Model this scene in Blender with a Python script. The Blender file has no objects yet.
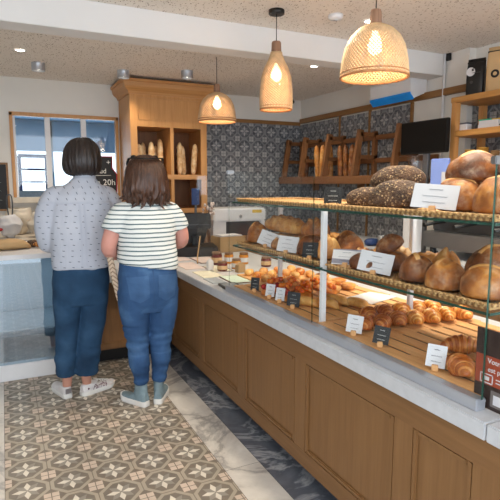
import bpy, bmesh, math, random
from mathutils import Vector, Matrix, noise
from mathutils.bvhtree import BVHTree
C = bpy.context.scene.collection
PI = math.pi
R = math.radians
rnd = random.Random(7)

# ------------------------------------------------------------------ materials
def lin(c):
    return tuple(((v/255)/12.92 if v/255 <= .04045 else ((v/255+.055)/1.055)**2.4) for v in c) + (1,)

class NT:
    def __init__(s, name):
        s.m = bpy.data.materials.new(name); s.m.use_nodes = True
        s.t = s.m.node_tree; s.t.nodes.clear()
        s.out = s.t.nodes.new('ShaderNodeOutputMaterial')
        s.co = s.t.nodes.new('ShaderNodeTexCoord').outputs['Object']
    def n(s, typ, **kw):
        nd = s.t.nodes.new(typ)
        for k, v in kw.items(): setattr(nd, k, v)
        return nd
    def put(s, sock, v):
        if hasattr(v, 'is_linked') or isinstance(v, bpy.types.NodeSocket): s.t.links.new(v, sock)
        else: sock.default_value = v
    def m_(s, op, a, b=None, c=None):
        nd = s.n('ShaderNodeMath', operation=op)
        for i, v in enumerate((a, b, c)):
            if v is not None: s.put(nd.inputs[i], v)
        return nd.outputs[0]
    def xyz(s, v=None):
        nd = s.n('ShaderNodeSeparateXYZ'); s.t.links.new(v or s.co, nd.inputs[0]); return nd.outputs
    def mapped(s, scale, rot=(0,0,0), loc=(0,0,0)):
        nd = s.n('ShaderNodeMapping'); s.t.links.new(s.co, nd.inputs[0])
        nd.inputs['Scale'].default_value = scale; nd.inputs['Rotation'].default_value = rot; nd.inputs['Location'].default_value = loc
        return nd.outputs[0]
    def noise(s, scale, detail=3, vec=None, rough=.55, dist=0):
        nd = s.n('ShaderNodeTexNoise'); s.t.links.new(vec or s.co, nd.inputs['Vector'])
        nd.inputs['Scale'].default_value = scale; nd.inputs['Detail'].default_value = detail
        nd.inputs['Roughness'].default_value = rough; nd.inputs['Distortion'].default_value = dist
        return nd.outputs['Fac']
    def vor(s, scale, vec=None, feature='F1', out='Distance'):
        nd = s.n('ShaderNodeTexVoronoi', feature=feature); s.t.links.new(vec or s.co, nd.inputs['Vector'])
        nd.inputs['Scale'].default_value = scale
        return nd.outputs[out]
    def ramp(s, fac, stops):
        nd = s.n('ShaderNodeValToRGB'); s.put(nd.inputs[0], fac)
        el = nd.color_ramp.elements
        while len(el) < len(stops): el.new(.5)
        for e, (p, c) in zip(el, stops): e.position = p; e.color = c if len(c) == 4 else lin(c)
        return nd.outputs[0]
    def step(s, v, lo, hi):
        nd = s.n('ShaderNodeMapRange'); nd.clamp = True
        s.put(nd.inputs[0], v); nd.inputs[1].default_value = lo; nd.inputs[2].default_value = hi
        return nd.outputs[0]
    def mix(s, fac, a, b, blend='MIX'):
        nd = s.n('ShaderNodeMix', data_type='RGBA', blend_type=blend)
        s.put(nd.inputs[0], fac); s.put(nd.inputs[6], a); s.put(nd.inputs[7], b)
        return nd.outputs[2]
    def bump(s, h, strength=.3, dist=.01):
        nd = s.n('ShaderNodeBump'); s.t.links.new(h, nd.inputs['Height'])
        nd.inputs['Strength'].default_value = strength; nd.inputs['Distance'].default_value = dist
        return nd.outputs[0]
    def pbr(s, col, rough=.5, metal=0, normal=None, spec=.5, sss=0, trans=0, emit=None, estr=0, sheen=0, coat=0):
        nd = s.n('ShaderNodeBsdfPrincipled')
        s.put(nd.inputs['Base Color'], col); s.put(nd.inputs['Roughness'], rough); nd.inputs['Metallic'].default_value = metal
        nd.inputs['Specular IOR Level'].default_value = spec
        if sss: nd.inputs['Subsurface Weight'].default_value = sss; nd.inputs['Subsurface Radius'].default_value = (.01,.005,.003)
        if trans: nd.inputs['Transmission Weight'].default_value = trans
        if sheen: nd.inputs['Sheen Weight'].default_value = sheen
        if coat: nd.inputs['Coat Weight'].default_value = coat; nd.inputs['Coat Roughness'].default_value = .15
        if emit: nd.inputs['Emission Color'].default_value = emit; nd.inputs['Emission Strength'].default_value = estr
        if normal: s.t.links.new(normal, nd.inputs['Normal'])
        s.t.links.new(nd.outputs[0], s.out.inputs[0])
        return s.m

def plain(name, c, rough=.5, metal=0, var=.12, vs=8, bump=0, bs=60, spec=.5, coat=0):
    t = NT(name); c = lin(c)
    d = tuple(v*(1-var) for v in c[:3])+(1,); e = tuple(min(1, v*(1+var)) for v in c[:3])+(1,)
    col = t.ramp(t.noise(vs, 4), [(.3, d), (.7, e)])
    return t.pbr(col, rough, metal, t.bump(t.noise(bs, 3), bump, .004) if bump else None, spec, coat=coat)

def wood(name, c1, c2, axis='z', rough=.45, scale=1.0, bump=.12):
    t = NT(name)
    sc = {'x': (1.2, 22, 22), 'y': (22, 1.2, 22), 'z': (22, 22, 1.2)}[axis]
    v = t.mapped(tuple(k*scale for k in sc))
    a = t.noise(1.6, 5, v, .6, .6); b = t.noise(6, 3, v)
    f = t.m_('ADD', t.m_('MULTIPLY', a, .75), t.m_('MULTIPLY', b, .25))
    return t.pbr(t.ramp(f, [(.3, c1), (.68, c2)]), rough, 0, t.bump(f, bump, .003))

def emis(name, c, strength):
    t = NT(name); e = t.n('ShaderNodeEmission'); e.inputs[0].default_value = lin(c); e.inputs[1].default_value = strength
    t.t.links.new(e.outputs[0], t.out.inputs[0]); return t.m

def glassm(name, tint=(.97,.985,.98,1), refl=.9, ior=1.45):
    t = NT(name)
    tr = t.n('ShaderNodeBsdfTransparent'); tr.inputs[0].default_value = tint
    gl = t.n('ShaderNodeBsdfGlossy'); gl.inputs['Roughness'].default_value = .02; gl.inputs[0].default_value = (refl,refl,refl,1)
    lw = t.n('ShaderNodeLayerWeight'); lw.inputs[0].default_value = .5
    f0 = ((ior-1)/(ior+1))**2
    fr = t.m_('ADD', f0, t.m_('MULTIPLY', t.m_('POWER', lw.outputs['Facing'], 5), .22*(1-f0)))
    mx = t.n('ShaderNodeMixShader'); t.t.links.new(fr, mx.inputs[0])
    t.t.links.new(tr.outputs[0], mx.inputs[1]); t.t.links.new(gl.outputs[0], mx.inputs[2])
    t.t.links.new(mx.outputs[0], t.out.inputs[0]); return t.m

def cement_tile(name, ua, va, us, vs, u0, v0, cols, rough=.45, wear=.25):
    """encaustic tile: four-diamond star in an octagonal band, small squares at the corners"""
    t = NT(name); o = t.xyz(); M = t.m_
    ax = {'x': 0, 'y': 1, 'z': 2}
    def cell(sock, size, off):
        return M('SUBTRACT', M('FRACT', M('ADD', M('DIVIDE', M('SUBTRACT', sock, off), size), .5)), .5)
    u = cell(o[ax[ua]], us, u0); v = cell(o[ax[va]], vs, v0)
    a = M('ABSOLUTE', u); b = M('ABSOLUTE', v)
    mx = M('MAXIMUM', a, b); mn = M('MINIMUM', a, b)
    oct_ = M('MAXIMUM', mx, M('DIVIDE', M('ADD', a, b), 1.32))
    band = M('MULTIPLY', M('GREATER_THAN', oct_, .405), M('LESS_THAN', oct_, .5))
    inner = M('LESS_THAN', oct_, .405)
    # axis diamonds
    dia = M('LESS_THAN', M('ADD', M('DIVIDE', M('ABSOLUTE', M('SUBTRACT', mx, .18)), .17), M('DIVIDE', mn, .075)), 1)
    # diagonal diamonds
    p = M('MULTIPLY', M('ADD', a, b), .7071); q = M('ABSOLUTE', M('MULTIPLY', M('SUBTRACT', a, b), .7071))
    dia2 = M('LESS_THAN', M('ADD', M('DIVIDE', M('ABSOLUTE', M('SUBTRACT', p, .18)), .17), M('DIVIDE', q, .085)), 1)
    ca = M('SUBTRACT', .5, a); cb = M('SUBTRACT', .5, b)
    sq = M('MULTIPLY', M('LESS_THAN', ca, .17), M('LESS_THAN', cb, .17))
    grout = M('MAXIMUM', M('LESS_THAN', ca, .011), M('LESS_THAN', cb, .011))
    c = t.mix(inner, lin(cols['outer']), lin(cols['inner']))
    c = t.mix(band, c, lin(cols['band']))
    c = t.mix(dia2, c, lin(cols['dark']))
    c = t.mix(dia, c, lin(cols['star']))
    c = t.mix(sq, c, lin(cols['square']))
    c = t.mix(grout, c, lin(cols['grout']))
    w = t.noise(14, 4); c = t.mix(t.m_('MULTIPLY', t.step(w, .35, .75), wear), c, lin(cols['wear']))
    return t.pbr(c, t.ramp(t.noise(9, 3), [(.3, (rough-.1,)*3+(1,)), (.7, (rough+.12,)*3+(1,))]), 0, t.bump(M('SUBTRACT', 1, grout), .15, .002))

M_ = {}
M_['floor_tile'] = cement_tile('floor_tile', 'x', 'y', .2, .2, .025, 2.465,
    dict(outer=(122,111,98), inner=(120,111,100), band=(170,160,144), dark=(146,140,130), star=(222,214,200), square=(208,190,174), grout=(118,108,98), wear=(158,148,134)))
tw = dict(outer=(92,95,100), inner=(90,93,99), band=(132,135,139), dark=(122,126,132), star=(176,177,178), square=(168,169,170), grout=(112,114,118), wear=(128,130,134))
M_['wall_tile_back'] = cement_tile('wall_tile_back', 'x', 'z', .192, .19, 2.595, 1.908, tw, .3, .15)
M_['wall_tile_right'] = cement_tile('wall_tile_right', 'y', 'z', .192, .19, 0, 1.908, tw, .3, .15)
def marble(name, base, vein, dark, sc):
    t = NT(name)
    a = t.noise(sc, 6, None, .62, 1.3); b = t.noise(sc*3, 5, None, .6, .6)
    v = t.m_('ABSOLUTE', t.m_('SUBTRACT', a, .5))
    c = t.ramp(v, [(0, vein), (.05, dark), (.2, base)])
    c = t.mix(t.m_('MULTIPLY', t.step(b, .45, .7), .35), c, lin(dark))
    return t.pbr(c, .32, 0)
M_['marble_light'] = marble('marble_light', (232,226,217), (158,154,150), (206,200,192), 1.6)
M_['marble_dark'] = marble('marble_dark', (122,126,134), (176,177,180), (92,96,106), 2.2)
def joint_marble(name, src, y0):
    return src
M_['grout'] = plain('grout', (90,88,84), .8)
M_['kitchen_floor'] = plain('kitchen_floor', (120,116,110), .5)
M_['wall'] = plain('wall_paint', (226,223,217), .75, var=.03, vs=2)
M_['beam'] = plain('beam_paint', (226,224,222), .7, var=.03, vs=2)
t = NT('ceiling_flecks')
v = t.mapped((1, 1, 1), (0, 0, .5)); a = t.vor(70, t.mapped((1.0, .55, 1), (0,0,.7)), out='Distance')
sel = t.n('ShaderNodeTexVoronoi'); t.t.links.new(t.mapped((1.0, .55, 1), (0,0,.7)), sel.inputs['Vector']); sel.inputs['Scale'].default_value = 70
rc = t.xyz(sel.outputs['Color'])
fl = t.m_('MULTIPLY', t.m_('LESS_THAN', a, t.m_('ADD', .16, t.m_('MULTIPLY', rc[1], .2))), t.m_('GREATER_THAN', rc[0], .2))
fc = t.ramp(rc[2], [(0, (150,134,116)), (.6, (174,160,144)), (1, (204,194,182))])
M_['ceiling'] = t.pbr(t.mix(fl, lin((236,229,220)), fc), .8)
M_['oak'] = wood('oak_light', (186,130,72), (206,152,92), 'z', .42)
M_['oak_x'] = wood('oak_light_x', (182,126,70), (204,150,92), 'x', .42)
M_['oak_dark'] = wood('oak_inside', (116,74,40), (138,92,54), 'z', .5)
M_['counter_wood'] = wood('counter_oak', (122,86,50), (140,101,62), 'z', .5)
M_['counter_rail'] = wood('counter_oak_rail', (118,83,48), (137,98,60), 'y', .5)
M_['rack_wood'] = wood('rack_wood', (116,74,42), (146,100,60), 'z', .5)
M_['rack_wood_y'] = wood('rack_wood_y', (116,74,42), (146,100,60), 'y', .5)
M_['shelf_wood'] = wood('shelf_wood', (176,122,62), (202,150,84), 'y', .45)
M_['rail_wood'] = wood('rail_wood', (122,84,42), (150,108,60), 'y', .45)
M_['rail_wood_x'] = wood('rail_wood_x', (122,84,42), (150,108,60), 'x', .45)
M_['deck'] = wood('deck_wood', (200,146,92), (228,178,122), 'y', .5, .8)
M_['stone'] = plain('worktop_stone', (196,198,202), .3, var=.06, vs=30)
M_['alu'] = plain('aluminium', (190,194,202), .35, .6, .03)
M_['white_metal'] = plain('white_metal', (226,226,228), .4, 0, .03)
M_['case_lining'] = plain('case_lining', (168,184,194), .4, 0, .05, 2)
M_['steel'] = plain('steel', (150,150,152), .28, .9, .08)
M_['dark_steel'] = plain('dark_steel', (84,84,86), .35, .8, .08)
M_['black'] = plain('black_plastic', (10,10,11), .45, 0, .1)
M_['black_gloss'] = plain('black_screen', (8,8,9), .4, 0, .1, spec=.25)
M_['plinth'] = plain('plinth_black', (24,22,22), .6)
M_['glass'] = glassm('clear_glass', (.985,.993,.99,1), .9, 1.22)
M_['window_glass'] = glassm('window_glass', (.93,.96,.98,1), .9, 1.5)
M_['case_glass'] = glassm('case_front_glass', (.90,.94,.97,1), 1, 2.0)
M_['glass_edge'] = plain('glass_edge_green', (30,70,58), .15, 0, .15)
M_['glass_rim'] = glassm('glass_rim', (.55,.62,.6,1), .9)
M_['paper'] = plain('white_card', (206,205,208), .7, 0, .03)
M_['ink'] = plain('ink', (96,96,108), .7)
M_['chalk'] = plain('chalk_white', (225,225,220), .8)
M_['slate'] = plain('black_slate', (22,23,26), .6)
M_['red'] = plain('red_edge', (170,34,40), .5)
M_['kraft'] = plain('kraft_paper', (198,164,118), .7, 0, .06, bump=.15)
M_['kraft_box'] = plain('cardboard', (172,140,98), .75, 0, .06)
def wicker(name, c1, c2, sc=1):
    t = NT(name); o = t.xyz()
    w1 = t.m_('SINE', t.m_('MULTIPLY', o[0], 260*sc)); w2 = t.m_('SINE', t.m_('MULTIPLY', o[1], 260*sc))
    h = t.m_('ADD', t.m_('MULTIPLY', w1, w2), t.noise(40, 3))
    return t.pbr(t.ramp(h, [(.0, c1), (.9, c2)]), .65, 0, t.bump(h, .6, .004))
M_['wicker'] = wicker('wicker', (148,106,60), (206,166,110))
M_['rattan'] = plain('rattan_strand', (222,186,142), .55, 0, .16, 30, .3, 120)
M_['rim'] = plain('rattan_rim', (176,122,76), .55, 0, .2, 40, .3, 120)
M_['lamp_wood'] = wood('lamp_neck_wood', (126,92,70), (164,126,100), 'z', .6)
M_['bulb'] = emis('bulb_glow', (255,226,178), 14)
M_['led'] = emis('downlight_glow', (255,246,228), 12)
M_['led_cool'] = emis('ceiling_panel_glow', (205,232,255), 5)
M_['blue_strip'] = plain('blue_plastic', (20,150,246), .3)
def bread(name, dark, mid, light, sc=14, flour=0, seeds=False, rough=.5, bump=.4):
    t = NT(name)
    oi = t.n('ShaderNodeObjectInfo')
    va = t.n('ShaderNodeVectorMath', operation='ADD'); t.t.links.new(t.co, va.inputs[0]); t.t.links.new(oi.outputs['Location'], va.inputs[1])
    v = va.outputs[0]
    a = t.noise(sc, 5, v, .6, .3)
    c = t.ramp(a, [(.28, dark), (.5, mid), (.72, light)])
    h = t.noise(sc*5, 4, v)
    if flour:
        c = t.mix(t.m_('MULTIPLY', t.step(t.noise(sc*1.4, 6, v, .75), .5, .68), flour), c, lin((232,214,180)))
    if seeds:
        d = t.vor(120, v); s = t.m_('LESS_THAN', d, .42)
        sc_ = t.n('ShaderNodeTexVoronoi'); t.t.links.new(v, sc_.inputs['Vector']); sc_.inputs['Scale'].default_value = 120
        rc = t.xyz(sc_.outputs['Color'])
        c = t.mix(t.m_('MULTIPLY', s, t.m_('GREATER_THAN', rc[0], .35)), c, t.ramp(rc[1], [(0, (66,48,34)), (.5, (132,104,72)), (1, (190,162,122))]))
        h = t.m_('SUBTRACT', t.m_('MULTIPLY', h, .3), d)
    return t.pbr(c, rough, 0, t.bump(h, bump, .004))
M_['crust'] = bread('crust_brown', (96,50,16), (150,86,30), (204,138,62), 16, .28)
M_['crust_dark'] = bread('crust_dark', (70,36,12), (116,62,22), (166,100,42), 16, .28)
M_['crust_gold'] = bread('crust_gold', (156,90,32), (206,138,62), (234,184,110), 14, .3)
M_['crumb'] = bread('slash_crumb', (186,122,58), (212,156,88), (232,190,130), 30, .35)
M_['seeded'] = bread('seeded_crust', (44,28,18), (70,46,30), (100,70,46), 16, 0, True, .7, .9)
M_['croissant'] = bread('croissant_crust', (150,74,24), (206,124,48), (238,176,92), 26, 0, False, .28, .25)
M_['croissant_dark'] = bread('croissant_crust_deep', (112,50,18), (164,86,34), (206,134,68), 26, 0, False, .28, .25)
M_['croissant_pale'] = bread('croissant_groove', (214,146,66), (238,184,104), (248,212,144), 26, 0, False, .3, .2)
M_['croissant_mid'] = bread('croissant_groove_deep', (168,96,44), (200,132,72), (226,164,100), 26, 0, False, .3, .2)
M_['brioche'] = bread('brioche_crust', (176,112,50), (222,166,92), (238,198,134), 16, 0, False, .35, .2)
M_['baguette_flour'] = bread('baguette_floured', (196,140,84), (232,192,138), (248,226,188), 16, .7)
M_['fruit'] = bread('fruit_orange', (176,44,16), (232,112,30), (248,176,70), 40, 0, False, .15, .2)
M_['fruit_red'] = bread('fruit_red', (90,14,16), (150,30,28), (196,70,44), 40, 0, False, .15, .2)
M_['choc_and_gap_shade'] = plain('chocolate', (52,28,18), .4)  # chocolate sticks, and painted shade between the deck slats
M_['skin'] = plain('skin', (196,142,122), .5, 0, .05, 12)
M_['skin_pink'] = plain('skin_pink', (204,146,132), .5, 0, .06, 12)
def hairm(name, c1, c2):
    t = NT(name); a = t.noise(1, 4, t.mapped((120, 120, 7)), .6, .4)
    return t.pbr(t.ramp(a, [(.3, c1), (.75, c2)]), .38, 0, t.bump(a, .6, .006))
M_['hair_black'] = hairm('hair_dark', (24,17,16), (46,33,29))
M_['hair_brown'] = hairm('hair_brown', (42,26,19), (98,64,46))
def denim(name, c1, c2, c3):
    t = NT(name)
    f = t.noise(5, 3, None, .5, .3); w = t.noise(1, 3, t.mapped((300, 300, 60)))
    c = t.ramp(f, [(.3, c1), (.55, c2), (.78, c3)])
    c = t.mix(t.m_('MULTIPLY', w, .25), c, lin(c1))
    return t.pbr(c, .85, 0, t.bump(t.noise(22, 3, t.mapped((1, 1, 2.4))), .22, .01), .2)
M_['denim_dark'] = denim('denim_dark', (30,52,76), (44,74,104), (66,98,130))
M_['denim_mid'] = denim('denim_mid', (40,66,102), (58,90,132), (92,128,168))
M_['denim_fade'] = denim('denim_fade', (48,76,112), (68,100,142), (102,136,174))
M_['stitch'] = plain('denim_stitch', (40,74,116), .8)
# blouse with little dashes
t = NT('dashed_blouse'); o = t.xyz(); M = t.m_
vv = M('DIVIDE', o[2], .036); row = M('FLOOR', vv); fv = M('SUBTRACT', M('FRACT', vv), .5)
uu = M('ADD', M('DIVIDE', o[0], .052), M('MULTIPLY', M('SINE', M('MULTIPLY', row, 12.9898)), 7.7)); fu = M('SUBTRACT', M('FRACT', uu), .5)
top = M('GREATER_THAN', o[2], 1.335)
h = M('MULTIPLY', M('LESS_THAN', M('ABSOLUTE', fu), .13), M('LESS_THAN', M('ABSOLUTE', M('ADD', fv, M('MULTIPLY', fu, .2))), .055))
w = M('MULTIPLY', M('LESS_THAN', M('ABSOLUTE', M('ADD', fu, M('MULTIPLY', fv, .3))), .04), M('LESS_THAN', M('ABSOLUTE', fv), .2))
d = M('ADD', M('MULTIPLY', h, M('SUBTRACT', 1, top)), M('MULTIPLY', w, top))
M_['blouse'] = t.pbr(t.mix(d, t.ramp(t.noise(4, 3), [(.3, (178,183,196)), (.7, (192,196,207))]), lin((84,88,102))), .8, 0, t.bump(t.noise(16, 3, t.mapped((1.6, 1.6, .5))), .25, .02), .2)
M_['blouse_plain'] = plain('blouse_trim', (180,185,198), .8, 0, .04)
t = NT('striped_jersey'); o = t.xyz(); M = t.m_
z = M('ADD', o[2], M('MULTIPLY', M('SUBTRACT', t.noise(7, 2), .5), .012))
z = M('ADD', z, M('MULTIPLY', M('MULTIPLY', o[0], o[0]), -.12))
s = M('LESS_THAN', M('FRACT', M('DIVIDE', z, .0272)), .28)
M_['jersey'] = t.pbr(t.mix(s, lin((222,226,224)), lin((84,106,112))), .85, 0, t.bump(t.noise(14, 3, t.mapped((1.4, 1.4, .7))), .25, .02), .2)
M_['white_rubber'] = plain('white_rubber', (224,222,218), .5, 0, .04)
M_['white_canvas'] = plain('white_canvas', (218,214,214), .7, 0, .05, 30, .2, 200)
M_['grey_canvas'] = plain('blue_grey_canvas', (122,142,150), .75, 0, .12, 30, .3, 200)
M_['plum'] = plain('plum_ink', (92,24,52), .6)
M_['silver'] = plain('silver_patch', (150,146,150), .35, .5)
t = NT('chevron_strap'); o = t.xyz(); M = t.m_
f = M('FRACT', M('DIVIDE', M('ADD', o[2], M('MULTIPLY', M('ABSOLUTE', o[0]), .9)), .026))
M_['strap'] = t.pbr(t.mix(M('LESS_THAN', f, .35), lin((196,174,150)), lin((140,116,98))), .8)
M_['cream'] = plain('cream_plastic', (206,200,176), .5)
M_['blue_room'] = plain('blue_room_paint', (150,184,206), .7, 0, .08, 2)
M_['blue_ceiling'] = plain('blue_room_ceiling', (122,158,186), .6, 0, .12, 3)
M_['blue_frame'] = plain('blue_trolley_paint', (34,60,112), .5)
M_['beige'] = plain('beige_sill', (214,204,188), .6)
M_['plastic_bag'] = glassm('plastic_film', (.9,.9,.92,1), 1, 1.7)
M_['jam'] = plain('jam_red', (96,24,18), .2)
M_['honey'] = plain('honey_amber', (196,128,40), .2)
M_['lid'] = plain('jar_lid', (120,88,60), .4, .3)
M_['periwinkle'] = plain('periwinkle_plastic', (134,158,226), .5, 0, .04)
M_['green'] = plain('green_card', (44,170,128), .6)
M_['yellow'] = plain('yellow_card', (214,176,48), .6)
M_['mustard'] = plain('mustard_cup', (206,158,70), .55)
M_['leaf_print'] = plain('flyer_pink', (212,196,190), .6, 0, .1, 40)
M_['flyer_cream'] = plain('flyer_cream', (216,212,190), .6, 0, .08, 40)
M_['flyer_green'] = plain('flyer_green', (196,214,200), .6, 0, .1, 40)
M_['flyer_brown'] = plain('flyer_brown', (92,64,54), .6, 0, .1, 40)
M_['flyer_grey'] = plain('flyer_grey', (150,158,166), .5, 0, .1, 40)
M_['poster_dark'] = plain('poster_brown', (52,38,34), .35, 0, .3, 25)
M_['poster_orange'] = plain('poster_orange', (150,66,42), .4, 0, .08)
M_['poster_grey'] = plain('poster_grey', (112,104,100), .45, 0, .1)
t = NT('dark_print'); d = t.vor(38); M_['dark_print'] = t.pbr(t.ramp(d, [(.3, (30,30,34)), (.5, (150,148,146))]), .7)
t = NT('striped_card'); o = t.xyz(); s = t.m_('LESS_THAN', t.m_('FRACT', t.m_('DIVIDE', t.m_('ADD', o[1], t.m_('MULTIPLY', o[2], .0)), .021)), .35)
M_['striped_card'] = t.pbr(t.mix(s, lin((220,216,214)), lin((140,136,146))), .7)

# ------------------------------------------------------------------ geometry helpers
def new(): return bmesh.new()
def merge(bm, src, mtx=None):
    me = bpy.data.meshes.new('tmp'); src.to_mesh(me); src.free()
    if mtx is not None: me.transform(mtx)
    bm.from_mesh(me); bpy.data.meshes.remove(me); return bm
def box(bm, x0, x1, y0, y1, z0, z1, bev=0, seg=2, rot=None, mi=0):
    b = new()
    bmesh.ops.create_cube(b, size=1)
    for v in b.verts:
        v.co = Vector(((x0+x1)/2+v.co.x*(x1-x0), (y0+y1)/2+v.co.y*(y1-y0), (z0+z1)/2+v.co.z*(z1-z0)))
    if bev: bmesh.ops.bevel(b, geom=b.edges[:], offset=bev, segments=seg, affect='EDGES')
    for f in b.faces: f.material_index = mi
    return merge(bm, b, rot)
def loft(bm, rings, cap=True, close=True, mi=0, closed_path=False):
    rows = [[bm.verts.new(p) for p in r] for r in rings]
    n = len(rows[0])
    pairs = list(zip(rows[:-1], rows[1:]))
    if closed_path: pairs.append((rows[-1], rows[0]))
    for a, b in pairs:
        for i in range(n if close else n-1):
            j = (i+1) % n
            f = bm.faces.new((a[i], a[j], b[j], b[i])); f.material_index = mi; f.smooth = True
    if cap and close and not closed_path:
        for r, fl in ((rows[0], True), (rows[-1], False)):
            try:
                f = bm.faces.new(r[::-1] if fl else r); f.material_index = mi
            except ValueError: pass
    return bm
def ring(c, rx, ry, n=20, z=None, e=2.0, rot=0):
    out = []
    for k in range(n):
        a = 2*PI*k/n; ca, sa = math.cos(a), math.sin(a)
        x = math.copysign(abs(ca)**(2/e), ca)*rx; y = math.copysign(abs(sa)**(2/e), sa)*ry
        if rot: x, y = x*math.cos(rot)-y*math.sin(rot), x*math.sin(rot)+y*math.cos(rot)
        out.append(Vector((c[0]+x, c[1]+y, c[2])))
    return out
def lathe(bm, prof, n=32, c=(0,0,0), mi=0, cap=True):
    return loft(bm, [ring((c[0], c[1], c[2]+z), r, r, n) for r, z in prof], cap, mi=mi)
def tube(bm, pts, rad, n=12, ref=None, mi=0, cap=True, closed=False, sub=0):
    pts = [Vector(p) for p in pts]
    if not isinstance(rad, (list, tuple)): rad = [rad]*len(pts)
    rad = [(r, r) if not isinstance(r, (tuple, list)) else r for r in rad]
    if sub:
        P, Q = [], []
        N = len(pts)
        for i in range(N-1):
            p0, p1, p2, p3 = pts[max(i-1,0)], pts[i], pts[i+1], pts[min(i+2,N-1)]
            for k in range(sub):
                t_ = k/sub
                P.append(.5*((2*p1)+(p2-p0)*t_+(2*p0-5*p1+4*p2-p3)*t_*t_+(3*p1-p0-3*p2+p3)*t_**3))
                Q.append(tuple(rad[i][j]*(1-t_)+rad[i+1][j]*t_ for j in (0,1)))
        P.append(pts[-1]); Q.append(rad[-1]); pts, rad = P, Q
    rings = []; N = len(pts); side = None
    for i, p in enumerate(pts):
        if closed: d = pts[(i+1) % N]-pts[i-1]
        else: d = pts[min(i+1, N-1)]-pts[max(i-1, 0)]
        d.normalize()
        if side is None:
            r = Vector(ref) if ref else (Vector((1,0,0)) if abs(d.x) < .9 else Vector((0,1,0)))
            side = r
        side = (side-d*side.dot(d))
        if side.length < 1e-5: side = d.orthogonal()
        side.normalize(); up = d.cross(side)
        rings.append([p+side*math.cos(2*PI*k/n)*rad[i][0]+up*math.sin(2*PI*k/n)*rad[i][1] for k in range(n)])
    return loft(bm, rings, cap, mi=mi, closed_path=closed)
def ellipsoid(bm, c, r, seg=24, rings=14, mtx=None):
    b = new(); bmesh.ops.create_uvsphere(b, u_segments=seg, v_segments=rings, radius=1)
    for v in b.verts: v.co = Vector((c[0]+v.co.x*r[0], c[1]+v.co.y*r[1], c[2]+v.co.z*r[2]))
    for f in b.faces: f.smooth = True
    return merge(bm, b, mtx)
def prism(bm, poly, d0, d1, axis='y', mi=0):
    f = {'y': lambda a, b, d: (a, d, b), 'x': lambda a, b, d: (d, a, b), 'z': lambda a, b, d: (a, b, d)}[axis]
    lo = [bm.verts.new(f(a, b, d0)) for a, b in poly]; hi = [bm.verts.new(f(a, b, d1)) for a, b in poly]
    n = len(poly)
    fs = [bm.faces.new(lo), bm.faces.new(hi[::-1])]
    for i in range(n):
        fs.append(bm.faces.new((lo[i], hi[i], hi[(i+1) % n], lo[(i+1) % n])))
    bmesh.ops.recalc_face_normals(bm, faces=fs)
    for q in fs: q.material_index = mi
    return bm
def obj(name, bm, m, parent=None, loc=(0,0,0), rz=0, smooth=False, rot=None):
    me = bpy.data.meshes.new(name)
    bmesh.ops.recalc_face_normals(bm, faces=bm.faces[:])
    bm.to_mesh(me); bm.free()
    return link(name, me, m, parent, loc, rz, smooth, rot)
def link(name, me, m, parent=None, loc=(0,0,0), rz=0, smooth=False, rot=None):
    o = bpy.data.objects.new(name, me); C.objects.link(o)
    for x in (m if isinstance(m, (list, tuple)) else [m]): me.materials.append(M_[x] if isinstance(x, str) else x)
    o.parent = parent; o.location = loc; o.rotation_euler = rot if rot else (0, 0, rz)
    if smooth:
        for p in me.polygons: p.use_smooth = True
    return o
def tag(o, label=None, cat=None, group=None, kind=None):
    if label: o['label'] = label
    if cat: o['category'] = cat
    if group: o['group'] = group
    if kind: o['kind'] = kind
    return o
def thing(name, label, cat, loc=(0,0,0), rz=0, group=None, rot=None):
    o = bpy.data.objects.new(name, None); C.objects.link(o)
    o.empty_display_size = .05; o.location = loc; o.rotation_euler = rot if rot else (0, 0, rz)
    return tag(o, label, cat, group)
def struct(name, bm, m, parent=None, **k):
    o = obj(name, bm, m, parent, **k)
    if not parent: o['kind'] = 'structure'
    return o
def dup(root, loc, rz=0, label=None, group=None, rot=None, scale=None):
    r = root.copy(); C.objects.link(r); r.location = loc; r.rotation_euler = rot if rot else (0, 0, rz)
    if scale: r.scale = scale
    if label: r['label'] = label
    if group: r['group'] = group
    for ch in list(root.children):
        c = ch.copy(); C.objects.link(c); c.parent = r
        for g in list(ch.children):
            d_ = g.copy(); C.objects.link(d_); d_.parent = c
    return r
def apply_mods(name, bm, mods):
    me = bpy.data.meshes.new(name); bm.to_mesh(me); bm.free()
    o = bpy.data.objects.new('tmp', me); C.objects.link(o)
    for typ, kw in mods:
        md = o.modifiers.new(typ, typ)
        for k, v_ in kw.items(): setattr(md, k, v_)
    dg = bpy.context.evaluated_depsgraph_get(); dg.update()
    ev = o.evaluated_get(dg); res = bpy.data.meshes.new_from_object(ev)
    bpy.data.objects.remove(o); bpy.data.meshes.remove(me)
    res.name = name
    for p in res.polygons: p.use_smooth = True
    return res
def fuse(name, bm, voxel=.007, it=6, fac=.5):
    return apply_mods(name, bm, [('REMESH', dict(mode='VOXEL', voxel_size=voxel)), ('SMOOTH', dict(iterations=it, factor=fac))])
def ruffle(me, amp, sc, z0=-9, z1=9):
    N = [n.vector.copy() for n in me.vertex_normals]
    for v in me.vertices:
        if z0 <= v.co.z <= z1:
            p = v.co; q = Vector((p.x*sc[0], p.y*sc[1], p.z*sc[2]))
            v.co = p + N[v.index]*noise.noise(q)*amp
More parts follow.
